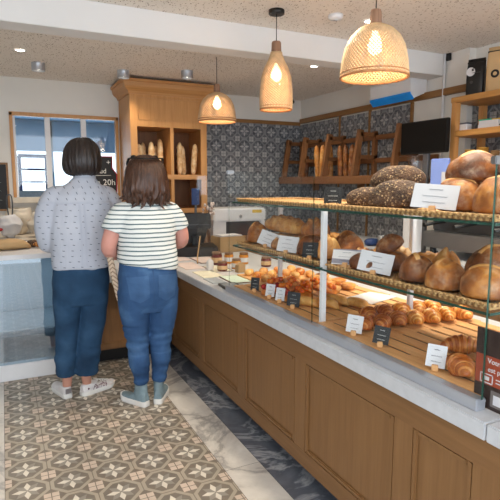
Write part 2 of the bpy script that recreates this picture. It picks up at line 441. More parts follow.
def text_bm(body, size, shear=0, extrude=.0006, spacing=1):
    cu = bpy.data.curves.new('txt', 'FONT'); cu.body = body; cu.size = size; cu.align_x = 'CENTER'; cu.align_y = 'CENTER'
    cu.shear = shear; cu.extrude = extrude; cu.space_character = spacing; cu.resolution_u = 3
    o = bpy.data.objects.new('txt', cu); C.objects.link(o)
    dg = bpy.context.evaluated_depsgraph_get(); dg.update()
    me = bpy.data.meshes.new_from_object(o.evaluated_get(dg))
    bpy.data.objects.remove(o); bpy.data.curves.remove(cu)
    b = new(); b.from_mesh(me); bpy.data.meshes.remove(me); return b

# ------------------------------------------------------------------ camera, render look, light
cam = bpy.data.cameras.new('camera'); co = bpy.data.objects.new('camera', cam); C.objects.link(co)
co.location = (0, 0, 1.45); co.rotation_euler = (R(90-7.5575), 0, R(-25.958))
cam.sensor_width = 36; cam.lens = 36*505/500; cam.clip_start = .05
bpy.context.scene.camera = co
vs = bpy.context.scene.view_settings
vs.view_transform = 'Standard'; vs.look = 'None'; vs.gamma = 1; vs.exposure = .35; vs.use_curve_mapping = False
w = bpy.data.worlds.new('sky'); bpy.context.scene.world = w; w.use_nodes = True
bg = w.node_tree.nodes['Background']; bg.inputs[0].default_value = (.82, .91, 1, 1); bg.inputs[1].default_value = 2.0
def area(name, loc, rot, sx, sy, power, col):
    l = bpy.data.lights.new(name, 'AREA'); l.shape = 'RECTANGLE'; l.size = sx; l.size_y = sy; l.energy = power; l.color = col
    o = bpy.data.objects.new(name, l); C.objects.link(o); o.location = loc; o.rotation_euler = rot; return o
def spot(name, loc, power, col=(1,.86,.68), ang=110, r=.04):
    l = bpy.data.lights.new(name, 'SPOT'); l.energy = power; l.color = col; l.spot_size = R(ang); l.spot_blend = .7; l.shadow_soft_size = r
    o = bpy.data.objects.new(name, l); C.objects.link(o); o.location = loc; return o
def point(name, loc, power, col, r=.03):
    l = bpy.data.lights.new(name, 'POINT'); l.energy = power; l.color = col; l.shadow_soft_size = r
    o = bpy.data.objects.new(name, l); C.objects.link(o); o.location = loc; return o
area('shopfront_daylight', (.4, -1.9, 2.0), (R(62), 0, 0), 4.2, 2.0, 55, (.88, .94, 1))
area('case_fill', (-.6, 4.3, .895), (0, 0, 0), 2.0, .1, 2, (.85, .94, 1))  # unseen fill light added to brighten the refrigerated case interior
area('far_room_daylight', (1.0, 10.4, 1.5), (R(-90), 0, 0), 5, 1.2, 60, (.75, .88, 1))

# ------------------------------------------------------------------ the setting
YB = 5.9; XR = 3.62; ZH = 2.585; ZL = 2.53
b = new()
def quad(bm, x0, x1, y0, y1, z, mi):
    f = bm.faces.new([bm.verts.new(p) for p in ((x0,y0,z),(x1,y0,z),(x1,y1,z),(x0,y1,z))]); f.material_index = mi
box(b, -1.8, 4.0, -2, 6.1, -.12, -.004, mi=3)
quad(b, -.07, .935, -2, 4.3, 0, 0)
for y0 in [-2.036+.6065*k for k in range(11)]:
    y1 = min(y0+.6045, 4.3)
    if y0 > 4.3: break
    quad(b, .937, 1.128, y0, y1, 0, 1); quad(b, 1.130, 1.5, y0, y1, 0, 2)
    quad(b, -1.8, -.072, y0, y1, 0, 1)
quad(b, 1.95, 4.0, -2, 4.3, 0, 4); quad(b, -1.8, 4.0, 4.3, 6.0, 0, 4)
struct('floor', b, ['floor_tile', 'marble_light', 'marble_dark', 'grout', 'kitchen_floor'])
b = new()
box(b, -1.8, 4.0, -2, 3.52, ZH, ZH+.1); struct('ceiling', b, 'ceiling')
b = new(); box(b, -1.8, 4.0, 3.52, 6.0, ZL, ZL+.15); struct('ceiling', b, 'ceiling')
b = new(); box(b, -1.8, XR, 3.45, 3.64, 2.40, ZH, .004); o = struct('trim_1', b, 'beam')
# back wall with the window opening
WX0, WX1, WZ0, WZ1 = .112, 1.205, 1.30, 2.176
b = new()
box(b, -1.8, WX0, YB, YB+.12, 0, ZL); box(b, WX1, 4.0, YB, YB+.12, 0, ZL)
box(b, WX0, WX1, YB, YB+.12, 0, WZ0); box(b, WX0, WX1, YB, YB+.12, WZ1, ZL)
struct('wall_back', b, 'wall')
b = new(); box(b, 2.07, XR-.006, YB-.014, YB, .8, 2.20); struct('wall_back_tiles', b, 'wall_tile_back')
b = new(); box(b, 2.07, XR-.02, YB-.035, YB, 2.20, 2.245, .003); struct('trim_2', b, 'rail_wood_x')
# right wall; recessed nearer the camera
b = new(); box(b, XR, XR+.14, 3.19, YB, 0, ZH); box(b, 3.70, 3.84, -2, 3.19, 0, ZH); struct('wall_right', b, 'wall')
b = new(); box(b, XR-.014, XR, 3.83, YB-.014, .8, 2.21); struct('wall_right_tiles', b, 'wall_tile_right')
b = new(); box(b, 3.686, 3.70, 1.2, 3.185, .8, 2.13); struct('wall_right_tiles', b, 'wall_tile_right')
b = new(); box(b, XR-.035, XR, 3.19, YB-.03, 2.225, 2.285, .003); box(b, XR-.035, 3.70, 3.155, 3.19, 2.225, 2.285, .003)
struct('trim_3', b, 'rail_wood')
for i, y in enumerate((3.815, 4.44, 4.98)):
    b = new(); box(b, XR-.028, XR, y, y+.022, .8, 2.225); struct('trim_%d' % (4+i), b, 'rail_wood')
b = new(); box(b, -1.92, -1.8, .6, 6.1, 0, ZH); struct('wall_left', b, 'wall')
# window
b = new(); F = .032
box(b, WX0-.01, WX0+F-.01, YB-.02, YB+.06, WZ0, WZ1, .003); box(b, WX1-F+.01, WX1+.01, YB-.02, YB+.06, WZ0, WZ1, .003)
box(b, WX0-.01, WX1+.01, YB-.02, YB+.06, WZ1-F, WZ1+.006, .003)
win = struct('window_1', b, 'oak')
b = new()
for x in (.47, .84): box(b, x-.027, x+.027, YB, YB+.05, WZ0, WZ1-F+.002, .003)
box(b, WX0+.02, WX0+.045, YB+.005, YB+.05, WZ0, WZ1-F); struct('mullion', b, 'white_metal', win)
b = new(); box(b, WX0+F-.012, WX1-F+.012, YB+.03, YB+.036, WZ0-.001, WZ1-F+.002); struct('pane', b, 'window_glass', win)
b = new(); box(b, WX0-.03, WX1, YB-.06, YB+.06, WZ0-.06, WZ0-.001, .004); struct('window_sill', b, 'beige', win)
# the room behind the window
b = new()
for (x0, x1) in ((-3, -.9), (.80, .92), (2.3, 2.55), (3.6, 5)): box(b, x0, x1, 10.5, 10.62, 0, 3)
box(b, -3, 5, 10.5, 10.62, 2.05, 3); box(b, -3, 5, 10.5, 10.62, 0, 1.1)
box(b, -3.1, -3, 6.02, 10.6, 0, 3); box(b, 5, 5.1, 6.02, 10.6, 0, 3); box(b, 3.84, 5, 6.02, 6.1, 0, 3); box(b, -3, 5, 6.02, 6.1, ZL+.15, 3)
struct('wall_far', b, 'blue_room')
b = new(); box(b, -3.1, 5.1, 6.02, 10.6, 3, 3.1); box(b, -3.1, 5.1, 9.0, 10.5, 2.62, 3.0); struct('ceiling_far', b, 'blue_ceiling')
b = new(); box(b, -3.1, 5.1, 6.1, 10.6, -.1, 0); struct('floor_far', b, 'kitchen_floor')
PL = [(.5, 7.1, 2.93, 'nearest the left mullion'), (1.45, 7.6, 2.93, 'nearest the right frame'), (1.2, 8.5, 2.93, 'seen lowest through the window')]
for x, y, z, s in PL:
    r_ = thing('ceiling_light_panel', 'lit white ceiling strip in the blue room behind the window, '+s, 'ceiling light', (x, y, 2.999), 0, 'ceiling strips behind the window')
    b = new(); box(b, -.42, .42, -.09, .09, -.05, 0, .004); obj('housing', b, 'white_metal', r_)
    b = new(); box(b, -.4, .4, -.075, .075, -.054, -.046); obj('diffuser', b, 'led_cool', r_)
tr = thing('bakery_trolley', 'blue metal rack trolley behind the left window pane', 'trolley', (.36, 7.4, 0))
b = new()
for x in (-.14, .2):
    for y in (-.2, .2): box(b, x-.016, x+.016, y-.016, y+.016, .05, 1.82)
box(b, -.14, .2, -.2, -.17, 1.79, 1.82); box(b, -.14, .2, .17, .2, 1.79, 1.82); obj('frame', b, 'blue_frame', tr)
for k in range(9):
    b = new(); box(b, -.125, .185, -.2, .2, .3+k*.165, .318+k*.165); obj('shelf_tray', b, 'blue_frame', tr)
b = new(); box(b, -.22, .16, -.28, -.215, 1.02, 1.36, .02); box(b, -.2, .14, -.29, -.21, .96, 1.02, .02, mi=1)
ct = obj('crate', b, ['flyer_grey', 'red'], None, (.33, 6.72, 0)); tag(ct, 'grey sack with red bottom edge in front of the blue trolley', 'sack')
b = new(); box(b, -.1, .9, 6.3, 7.0, 0, .955); tag(obj('work_table', b, 'steel'), 'steel table under the window in the blue back room', 'table')

# ------------------------------------------------------------------ wooden bread cabinet
cab = thing('bread_cabinet', 'tall oak bread cabinet with crown moulding and open pigeonholes by the window', 'cabinet', (1.226, 5.35, 0))
W, D = .84, .535
b = new(); box(b, 0, .025, 0, D, 0, 2.37); box(b, W-.025, W, 0, D, 0, 2.37); obj('side_panel', b, 'oak', cab)
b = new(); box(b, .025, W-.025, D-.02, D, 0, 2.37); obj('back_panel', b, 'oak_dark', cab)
b = new()
box(b, 0, .07, -.012, 0, 0, 2.37, .002); box(b, W-.07, W, -.012, 0, 0, 2.37, .002); box(b, .07, W-.07, -.012, 0, 2.34, 2.37)
box(b, .07, W-.07, -.012, 0, 2.035, 2.10, .002); obj('face_frame', b, 'oak', cab)
b = new(); box(b, .07, W-.07, -.004, .012, 2.09, 2.345)
prof = 0.02
for (x0,x1,z0,z1) in ((.07,.085,2.10,2.34),(W-.085,W-.07,2.10,2.34),(.085,W-.085,2.10,2.115),(.085,W-.085,2.325,2.34)): box(b, x0, x1, -.016, -.002, z0, z1, .004)
obj('front_panel', b, 'oak', cab)
b = new()
prof = [(0, 2.36), (.012, 2.36), (.02, 2.385), (.05, 2.41), (.065, 2.43), (.07, 2.47), (.085, 2.475), (.085, 2.50), (0, 2.50)]
rs = []
for (ix, iy) in ((-1, D), (-1, 0), (1, 0), (1, D)):
    rs.append([Vector(((0 if ix < 0 else W)+ix*p, (-.012-p) if iy == 0 else D, z)) for p, z in prof])
loft(b, rs, True); box(b, 0, W, -.01, D, 2.37, 2.498)
for f in b.faces: f.smooth = False
obj('crown', b, 'oak_x', cab)
for z in (1.50, 1.135, .765):
    b = new(); box(b, .025, W-.025, .002, D-.02, z, z+.03); box(b, .025, W-.025, -.014, .002, z-.012, z+.04, .003); obj('shelf', b, 'oak_x', cab)
b = new(); box(b, .425, .46, -.012, D-.02, .8, 2.035, .002); obj('divider', b, 'oak', cab)
b = new(); box(b, .025, W-.025, .002, D-.02, 2.035, 2.06); obj('compartment_top', b, 'oak_x', cab)
def baguette_mesh(L=.52, r=.03, seed=0, mi=True):
    q = random.Random(seed); b = new(); N = 26; rings = []
    for i in range(N+1):
        s = i/N; x = (s-.5)*L
        e = min(1, (1-abs(2*s-1)**5))**.5 if 0 < s < 1 else .05
        e = max(e, .12)*(1+.05*math.sin(s*31+seed))
        rr = []
        for k in range(14):
            a = 2*PI*k/14; up = math.sin(a)
            slash = .16*max(0, math.sin(s*2*PI*5+.9*math.cos(a)))**2 if up > .2 else 0
            rr.append(Vector((x, math.cos(a)*r*e, up*r*e*(.82+slash))))
        rings.append(rr)
    loft(b, rings); return b
def upright(name, loc, L, r, lean, rz, mat, label, group, seed):
    b = baguette_mesh(L, r, seed); me_rot = Matrix.Rotation(R(-90), 4, 'Y')
    bmesh.ops.transform(b, matrix=Matrix.Translation((0,0,L/2)) @ me_rot, verts=b.verts)
    o = obj(name, b, mat, None, loc, 0, True, (R(lean[0]), R(lean[1]), rz)); return tag(o, label, 'baguette', group)
NB = ['first', 'second', 'third', 'fourth', 'fifth', 'sixth', 'seventh', 'eighth', 'ninth', 'tenth']
for i, (x, y, h, ln) in enumerate(((.085, .22, .27, 4), (.15, .15, .32, 6), (.20, .30, .34, -2), (.255, .16, .34, 7), (.315, .24, .31, -2), (.355, .14, .38, 2))):
    upright('baguette', (1.226+x, 5.35+y, 1.533), h+.02, .036, (-5, ln), i*1.3, 'baguette_flour', 'floured baguette standing in left pigeonhole of oak cabinet, %s from left' % NB[i], 'baguettes in the oak cabinet', i)
for i, (x, y, h, ln) in enumerate(((.575, .15, .35, 2), (.655, .25, .32, -2), (.725, .13, .33, -2))):
    upright('baguette', (1.226+x, 5.35+y, 1.533), h+.02, .036, (-5, ln), i*1.7, 'baguette_flour', 'floured baguette standing in right pigeonhole of oak cabinet, %s from left' % NB[i], 'baguettes in the oak cabinet', i+8)

# ------------------------------------------------------------------ counters
def framed_panel(name, parent, a0, a1, z0, z1, face, axis='y', m='counter_wood'):
    """raised panel with a moulded border; face is the coordinate of the front face (towards -x or -y)"""
    b = new(); s = .022
    def bx(u0, u1, v0, v1, d0, d1, bev=0):
        if axis == 'y': box(b, d0, d1, u0, u1, v0, v1, bev)
        else: box(b, u0, u1, d0, d1, v0, v1, bev)
    bx(a0, a1, z0, z1, face+.004, face+.02)
    for (u0,u1,v0,v1) in ((a0,a0+s,z0,z1),(a1-s,a1,z0,z1),(a0+s,a1-s,z0,z0+s),(a0+s,a1-s,z1-s,z1)): bx(u0, u1, v0, v1, face-.006, face+.006, .005)
    return obj(name, b, m, parent)
cn = thing('display_counter', 'long brown oak counter with framed panels under the pastry display', 'counter', (0,0,0))
XF = 1.226; ZB = .095
b = new(); box(b, XF+.012, 1.98, .3, 5.0, ZB, .71); obj('carcass', b, 'counter_wood', cn)
edges = [(4.0, 3.36), (3.29, 2.69), (2.59, 2.02), (1.925, 1.325), (1.235, .985), (.88, .36)]
last = 4.05
for (y1, y0) in edges+[(.3, 0)]:
    b = new(); box(b, XF, XF+.014, y1 if y0 else .3, last, ZB, .71); last = y0
    obj('stile', b, 'counter_wood', cn)
b = new(); box(b, XF-.001, XF+.014, .3, 4.0, .615, .71); box(b, XF-.001, XF+.014, .3, 4.0, ZB, .175); obj('rail', b, 'counter_rail', cn)
for (y1, y0) in edges: framed_panel('panel', cn, y0, y1, .175, .615, XF+.006)
b = new(); box(b, 1.31, 1.9, .34, 4.9, 0, ZB); obj('plinth', b, 'plinth', cn)
b = new(); box(b, 1.208, 2.19, .938, 5.02, .71, .765, .004); o = obj('worktop', b, 'stone'); tag(o, 'long pale stone worktop under the glass pastry display', 'worktop')
b = new(); box(b, 1.208, 2.19, .28, .934, .71, .765, .004); o = obj('worktop', b, 'stone'); tag(o, 'short pale stone worktop section at the right picture edge', 'worktop')
bc = thing('back_counter', 'plain brown wooden counter behind the two customers', 'counter', (0,0,0))
b = new(); box(b, .47, 1.2, 4.0, 4.9, .13, .71); obj('carcass', b, 'counter_wood', bc)
b = new(); box(b, .47, 1.2, 3.985, 4.0, .14, .19, .003); obj('bottom_rail', b, 'counter_wood', bc)
b = new(); box(b, .47, 1.2, 4.12, 4.85, 0, .13); obj('plinth', b, 'plinth', bc)
b = new(); box(b, .47, 1.2, 3.80, 4.95, .71, .765, .004); o = obj('worktop', b, 'stone'); tag(o, 'pale stone worktop in front of the two customers', 'worktop')

# left refrigerated case
lc = thing('refrigerated_case', 'white glass-fronted refrigerated case at left picture edge', 'display case', (0,0,0))
b = new(); box(b, -1.7, .45, 3.98, 4.72, 0, .12, .006); obj('base', b, 'white_metal', lc)
b = new(); box(b, -1.7, .45, 4.66, 4.72, .12, .9); box(b, .42, .45, 4.0, 4.66, .12, .9); box(b, -1.7, .42, 4.0, 4.66, .12, .14); obj('shell', b, 'case_lining', lc)
b = new(); box(b, -1.69, .42, 4.02, 4.65, .36, .372); obj('inner_shelf', b, 'case_lining', lc)
b = new(); box(b, -1.69, .43, 3.99, 3.997, .12, .9); obj('front_glass', b, 'case_glass', lc)
b = new(); box(b, -1.72, .46, 3.975, 4.74, .9, .935, .004); obj('top_slab', b, 'white_metal', lc)

# ------------------------------------------------------------------ glass display on the counter
gd = thing('glass_display', 'tall glass pastry display with two glass shelves on the stone worktop', 'display case', (0,0,0))
def pane(name, x0, x1, y0, y1, z0, z1, edge):
    """thin glass sheet whose narrow faces are green"""
    b = new(); box(b, x0, x1, y0, y1, z0, z1)
    b.faces.ensure_lookup_table(); b.normal_update()
    thin = min(range(3), key=lambda i: (x1-x0, y1-y0, z1-z0)[i])
    for f in b.faces:
        n = [abs(k) for k in f.normal]; f.material_index = 0 if n[thin] > .5 else (1 if edge == 1 or (edge == 2 and f.normal.y < -.5) else 2)
    return obj(name, b, ['glass', 'glass_edge', 'glass_rim'], gd)
b = new(); box(b, 1.245, 1.285, 1.0, 2.92, .765, .803, .003); obj('bottom_rail', b, 'alu', gd)
b = new(); box(b, 1.25, 1.256, 0, .93, 0, .1); b.free()
pane('front_glass', 1.262, 1.270, 1.0, 1.939, .80, 1.52, 2)
pane('front_glass', 1.264, 1.268, 1.943, 2.9, .80, 1.52, 0)
pane('end_glass', 1.262, 1.80, 2.908, 2.912, .80, 1.52, 0)
pane('end_glass', 1.275, 1.80, 1.0, 1.005, .80, 1.52, 0)
for (n, y0, y1) in (('shelf_glass', 1.01, 1.93), ('shelf_glass', 1.95, 2.9)):
    pane(n, 1.29, 1.76, y0, y1, 1.325, 1.334, 1); pane(n, 1.29, 1.86, y0, y1, 1.054, 1.063, 1)
for (x, y) in ((1.325, 1.94), (1.77, 1.84), (1.635, 2.90)):
    b = new(); box(b, x-.012, x+.012, y-.012, y+.012, .77, 1.33 if x > 1.4 else 1.325, .002); obj('post', b, 'white_metal', gd)
for (y, z) in ((1.0, 1.515), (2.9, 1.515)):
    b = new(); box(b, 1.255, 1.30, y-.006, y+.014, z-.012, z+.012, .003); obj('clip', b, 'steel', gd)
b = new(); box(b, 1.254, 1.262, 2.92, 3.45, .767, 1.50); o = obj('glass_screen', b, 'glass'); tag(o, 'clear glass sneeze screen beyond the left end of the pastry display', 'glass screen')

# slatted wooden decks
for (y0, y1, s) in ((1.02, 1.93, 'under the croissants at right'), (1.95, 2.89, 'under the fruit pastries at left')):
    b = new(); x = 1.29; k = 0
    while x < 1.98:
        box(b, x, x+.064, y0, y1, .785, .803, .002)
        yy = y0; j = 0
        for (p0, p1) in ((0, .04), (.30, .38), (.60, .68), (.88, .93)):
            box(b, x+.064, x+.08, y0+p0, min(y0+p1, y1), .784, .8015)
        x += .08; k += 1
    for yy in (y0, y0+.3, y0+.6, y1-.04): box(b, 1.30, 1.99, yy, yy+.04, .766, .784)
    box(b, 1.295, 1.985, y0+.004, y1-.004, .7655, .7985, mi=1); o = obj('slatted_board', b, ['deck', 'choc_and_gap_shade'], None); tag(o, 'pale slatted wooden board in the glass display, '+s, 'wooden board')  # dark filler sheet paints the shade in the gaps between slats

# wicker trays
def wicker_tray(x0, x1, y0, y1, z, label):
    t_ = thing('wicker_tray', label, 'wicker tray', ((x0+x1)/2, (y0+y1)/2, z), 0, 'wicker trays on the glass shelves')
    hx, hy = (x1-x0)/2, (y1-y0)/2
    b = new(); box(b, -hx, hx, -hy, hy, .001, .012, .002); obj('woven_base', b, 'wicker', t_)
    b = new()
    per = []
    st = .016
    def side(p, q):
        L = (q-p).length; n = int(L/st)
        for i in range(n):
            c = p+(q-p)*((i+.5)/n); d = (q-p).normalized()
            ang = math.atan2(d.y, d.x)
            for s in (0, 1):
                m = Matrix.Translation(c+Vector((0,0,.014+.004*s))) @ Matrix.Rotation(ang, 4, 'Z') @ Matrix.Rotation(R(38 if s else -38), 4, 'Z')
                ellipsoid(b, (0,0,0), (.013, .0055, .0055), 8, 6, m)
    c = [Vector((-hx,-hy,0)), Vector((hx,-hy,0)), Vector((hx,hy,0)), Vector((-hx,hy,0))]
    for i in range(4): side(c[i], c[(i+1) % 4])
    obj('braided_rim', b, 'wicker', t_)
    return t_
TZ = 1.334; MZ = 1.063; DZ = .8035
wicker_tray(1.315, 1.74, 1.03, 1.90, TZ, 'braided wicker tray under the seeded loaves on the top glass shelf')
wicker_tray(1.315, 1.74, 1.97, 2.88, TZ, 'empty braided wicker tray on the left half of top glass shelf')
wicker_tray(1.315, 1.74, 1.03, 1.90, MZ, 'braided wicker tray under the round loaves on the lower glass shelf')
wicker_tray(1.315, 1.74, 1.97, 2.88, MZ, 'braided wicker tray under the long loaves left on the lower glass shelf')

# ------------------------------------------------------------------ breads
def loaf_mesh(L, Wd, H, slash=1, seed=0, rough=.03, flat=.25):
    q = random.Random(seed); b = new()
    bmesh.ops.create_uvsphere(b, u_segments=40, v_segments=26, radius=1)
    for v in b.verts:
        p = v.co.copy(); v.co = Vector((p.z, p.y, -p.x))
    off = Vector((seed*3.1, seed*1.7, 0))
    for v in b.verts:
        p = v.co.copy()
        n = noise.noise(p*1.4+off)*rough*2.2+noise.noise(p*4+off)*rough*.6
        p *= 1+n
        x = math.copysign(abs(p.x)**.92, p.x); z = p.z
        if z < -flat: z = -flat-(abs(z)-flat)*.25
        z = (z+flat+.19)/(1+flat+.19)
        if slash and p.z > .1:
            for s0 in ([0] if slash == 1 else [-.5, 0, .5] if slash == 3 else [-.6, -.2, .2, .6]):
                d = (p.y - .12 - (0 if slash == 1 else 0)) if slash == 1 else (p.x-s0+.35*p.y)
                w_ = .26 if slash == 1 else .12
                lim = 1-abs(p.x)**4 if slash == 1 else max(0, 1-abs(p.y/.75)**4)
                z += (.09*math.exp(-(d/w_)**2)-.13*math.exp(-((d+w_*1.15)/.07)**2))*lim
        v.co = Vector((x*L/2, p.y*Wd/2, z*H))
    zmin = min(v.co.z for v in b.verts)
    for v in b.verts: v.co.z -= zmin
    return b
def slash_faces(b, L, Wd, H, slash):
    """give the opened slash the pale crumb material (index 1)"""
    b.normal_update()
    for f in b.faces:
        f.smooth = True
        c = f.calc_center_median(); p = Vector((c.x/(L/2), c.y/(Wd/2), 0))
        if c.z < H*.55: continue
        if slash == 1 and -.08 < p.y-.12 < .14+.08*noise.noise(p*3) and abs(p.x) < .7: f.material_index = 1
        if slash in (3, 4):
            for s0 in ([-.5, 0, .5] if slash == 3 else [-.6, -.2, .2, .6]):
                if -.05 < p.x-s0+.35*p.y < .12 and abs(p.y) < .6: f.material_index = 1
def loaf(label, loc, size, mat='crust', slash=1, seed=0, rz=0, group=None, rot=None, name='loaf', cat='bread loaf', crumb='crumb'):
    b = loaf_mesh(*size, slash=slash, seed=seed); slash_faces(b, *size, slash)
    o = obj(name, b, [mat, crumb], None, loc, rz, True, rot); return tag(o, label, cat, group)
T0 = TZ+.0125; L0 = MZ+.0125
# top shelf right
loaf('dark seeded loaf lying flat at the left of the seeded pile', (1.46, 1.80, T0), (.22, .125, .085), 'seeded', 0, 1, R(-75), 'seeded loaves on the top shelf')
loaf('largest dark seeded loaf in front of the seeded pile', (1.425, 1.565, T0), (.24, .135, .115), 'seeded', 0, 2, R(-55), 'seeded loaves on the top shelf')
loaf('dark seeded loaf resting on top behind the seeded pile', (1.575, 1.74, T0+.085), (.25, .14, .095), 'seeded', 0, 3, R(-70), 'seeded loaves on the top shelf', rot=(R(0), R(-4), R(-66)))
loaf('round brown loaf with pale floury slash beside the upper white price card', (1.455, 1.295, T0), (.165, .165, .118), 'crust', 1, 4, R(120), 'round loaves on the top shelf')
loaf('smooth brown loaf stacked topmost on the upper shelf', (1.53, 1.30, T0+.104), (.20, .17, .105), 'crust_dark', 1, 5, R(170), 'round loaves on the top shelf')
loaf('round floury loaf at the right end of the upper shelf, behind glass edge', (1.43, 1.10, T0), (.175, .17, .122), 'crust', 1, 6, R(100), 'round loaves on the top shelf')
loaf('brown loaf on the second layer cut by the right picture edge', (1.56, 1.12, T0+.112), (.16, .15, .10), 'crust_dark', 1, 7, R(60), 'round loaves on the top shelf')
loaf('brown loaf mostly hidden under the topmost upper shelf loaf', (1.645, 1.36, T0), (.16, .15, .12), 'crust', 1, 8, R(20), 'round loaves on the top shelf')
loaf('brown loaf mostly hidden at the back right of the upper shelf', (1.645, 1.16, T0), (.16, .15, .115), 'crust', 1, 9, R(20), 'round loaves on the top shelf')
# lower shelf right
loaf('round loaf with curved slash, leftmost big one in the lower shelf front row', (1.400, 1.425, L0), (.125, .13, .105), 'crust_dark', 1, 11, R(60), 'round loaves on the lower shelf')
loaf('round brown loaf in the middle of lower shelf front row', (1.39, 1.275, L0), (.15, .135, .105), 'crust', 1, 12, R(10), 'round loaves on the lower shelf')
loaf('round slashed loaf at the right of lower shelf front row', (1.395, 1.115, L0), (.155, .15, .11), 'crust', 1, 13, R(130), 'round loaves on the lower shelf')
loaf('large brown loaf in the second row at right of the lower shelf', (1.55, 1.225, L0), (.17, .165, .15), 'crust_dark', 1, 14, R(170), 'round loaves on the lower shelf')
loaf('pale pinkish floury loaf behind the middle front loaves of the lower shelf', (1.585, 1.455, L0), (.13, .11, .11), 'crust_gold', 1, 15, R(40), 'round loaves on the lower shelf')
loaf('small dark roll lying under the upright roll on the lower shelf', (1.49, 1.65, L0), (.13, .12, .085), 'crust_dark', 0, 16, R(30), 'rolls on the lower shelf')
loaf('small dark roll propped on top beside the lower shelf price cards', (1.53, 1.70, L0+.075), (.13, .095, .08), 'crust_dark', 0, 17, 0, 'rolls on the lower shelf', rot=(0, R(-38), R(-40)))
for i, (x, y, L, rz, m, s, lb) in enumerate((
    (1.50, 1.86, .16, -85, 'crust', 3, 'short brown baton behind the white post on the lower shelf'),
    (1.60, 1.82, .22, -70, 'crust_gold', 3, 'golden slashed baton behind the striped price card'),
    (1.66, 1.62, .18, -60, 'crust_gold', 3, 'golden slashed baton behind the propped dark roll'),
    (1.40, 1.745, .12, -40, 'crust_dark', 0, 'small dark roll right behind the striped price card'),
    (1.69, 1.83, .15, -95, 'baguette_flour', 3, 'pale floury baton at the back of the lower shelf'),
    (1.38, 1.63, .12, -20, 'crust_dark', 0, 'small brown roll just behind the lower white price card'))):
    loaf(lb, (x, y, L0), (L, .085, .075), m, s, 20+i, R(rz), 'batons on the lower shelf')
# lower shelf left
loaf('long thick golden baton with slashes, topmost in the left lower shelf', (1.50, 2.60, L0+.082), (.50, .12, .10), 'crust_gold', 4, 30, R(-92), 'long loaves on the lower shelf', crumb='crust')
loaf('long pale baton lying beneath the thick golden baton', (1.52, 2.55, L0), (.48, .10, .08), 'baguette_flour', 4, 31, R(-90), 'long loaves on the lower shelf')
loaf('long golden baton at the back under the thick baton', (1.65, 2.60, L0), (.46, .10, .08), 'crust_gold', 4, 32, R(-90), 'long loaves on the lower shelf')
loaf('round brown loaf at the far left end of the lower shelf', (1.42, 2.81, L0), (.13, .13, .125), 'crust', 1, 33, R(20), 'round brown loaves left on the lower shelf')
loaf('brown round loaf standing on the stack beside the black price card', (1.47, 2.23, L0+.09), (.16, .11, .10), 'crust', 3, 34, R(-60), 'round brown loaves left on the lower shelf')
loaf('dark brown loaf beneath the stack behind the black price card', (1.42, 2.19, L0), (.15, .13, .10), 'crust_dark', 1, 35, R(-30), 'round brown loaves left on the lower shelf')
loaf('brown loaf next to the white post at the right end of left tray', (1.42, 2.04, L0), (.125, .12, .12), 'crust_gold', 1, 36, R(70), 'round brown loaves left on the lower shelf')
loaf('brown loaf at the back right of the left lower tray', (1.60, 2.12, L0), (.18, .14, .12), 'crust', 1, 37, R(10), 'round brown loaves left on the lower shelf')
loaf('dark crusty loaf behind the two white cards of the left tray', (1.385, 2.45, L0), (.20, .07, .07), 'crust', 3, 38, R(-90), 'round brown loaves left on the lower shelf')

# croissants
def croissant_mesh(L=.135, r=.034, bend=1.3, ribs=9, seed=0):
    b = new(); N = 72; rings = []
    Rr = L/ (2*math.sin(bend/2))
    for i in range(N+1):
        s = i/N*2-1
        th = s*bend/2
        c = Vector((Rr*math.sin(th), -Rr*(math.cos(th)-math.cos(bend/2))+0, 0)); d = Vector((math.cos(th), math.sin(th), 0)); nrm = Vector((-d.y, d.x, 0))
        env = (1-abs(s)**1.7)*.86+.14
        k = (abs(s)*ribs/2+.15); fr = k-math.floor(k)
        step_ = .76+.28*(1-fr)**.7
        rad = r*env*step_*(1+.02*math.sin(seed+i))
        if i in (0, N): rad *= .4
        rings.append([c+nrm*math.cos(2*PI*j/16)*rad+Vector((0,0,1))*(max(math.sin(2*PI*j/16), -.75)*rad*.92) for j in range(16)])
    loft(b, rings)
    b.faces.ensure_lookup_table()
    for i in range(N):
        s = (i+.5)/N*2-1; k = abs(s)*ribs/2+.15
        if k-math.floor(k) > .62:
            for j in range(16): b.faces[i*16+j].material_index = 1
    zm = min(v.co.z for v in b.verts)
    for v in b.verts: v.co.z -= zm
    return b
protos = [obj('croissant', croissant_mesh(.125, .036, 1.2, 7, s), ['croissant', 'croissant_pale'] if s < 3 else ['croissant_dark', 'croissant_mid'], None, (0,0,0), 0, True) for s in range(5)]
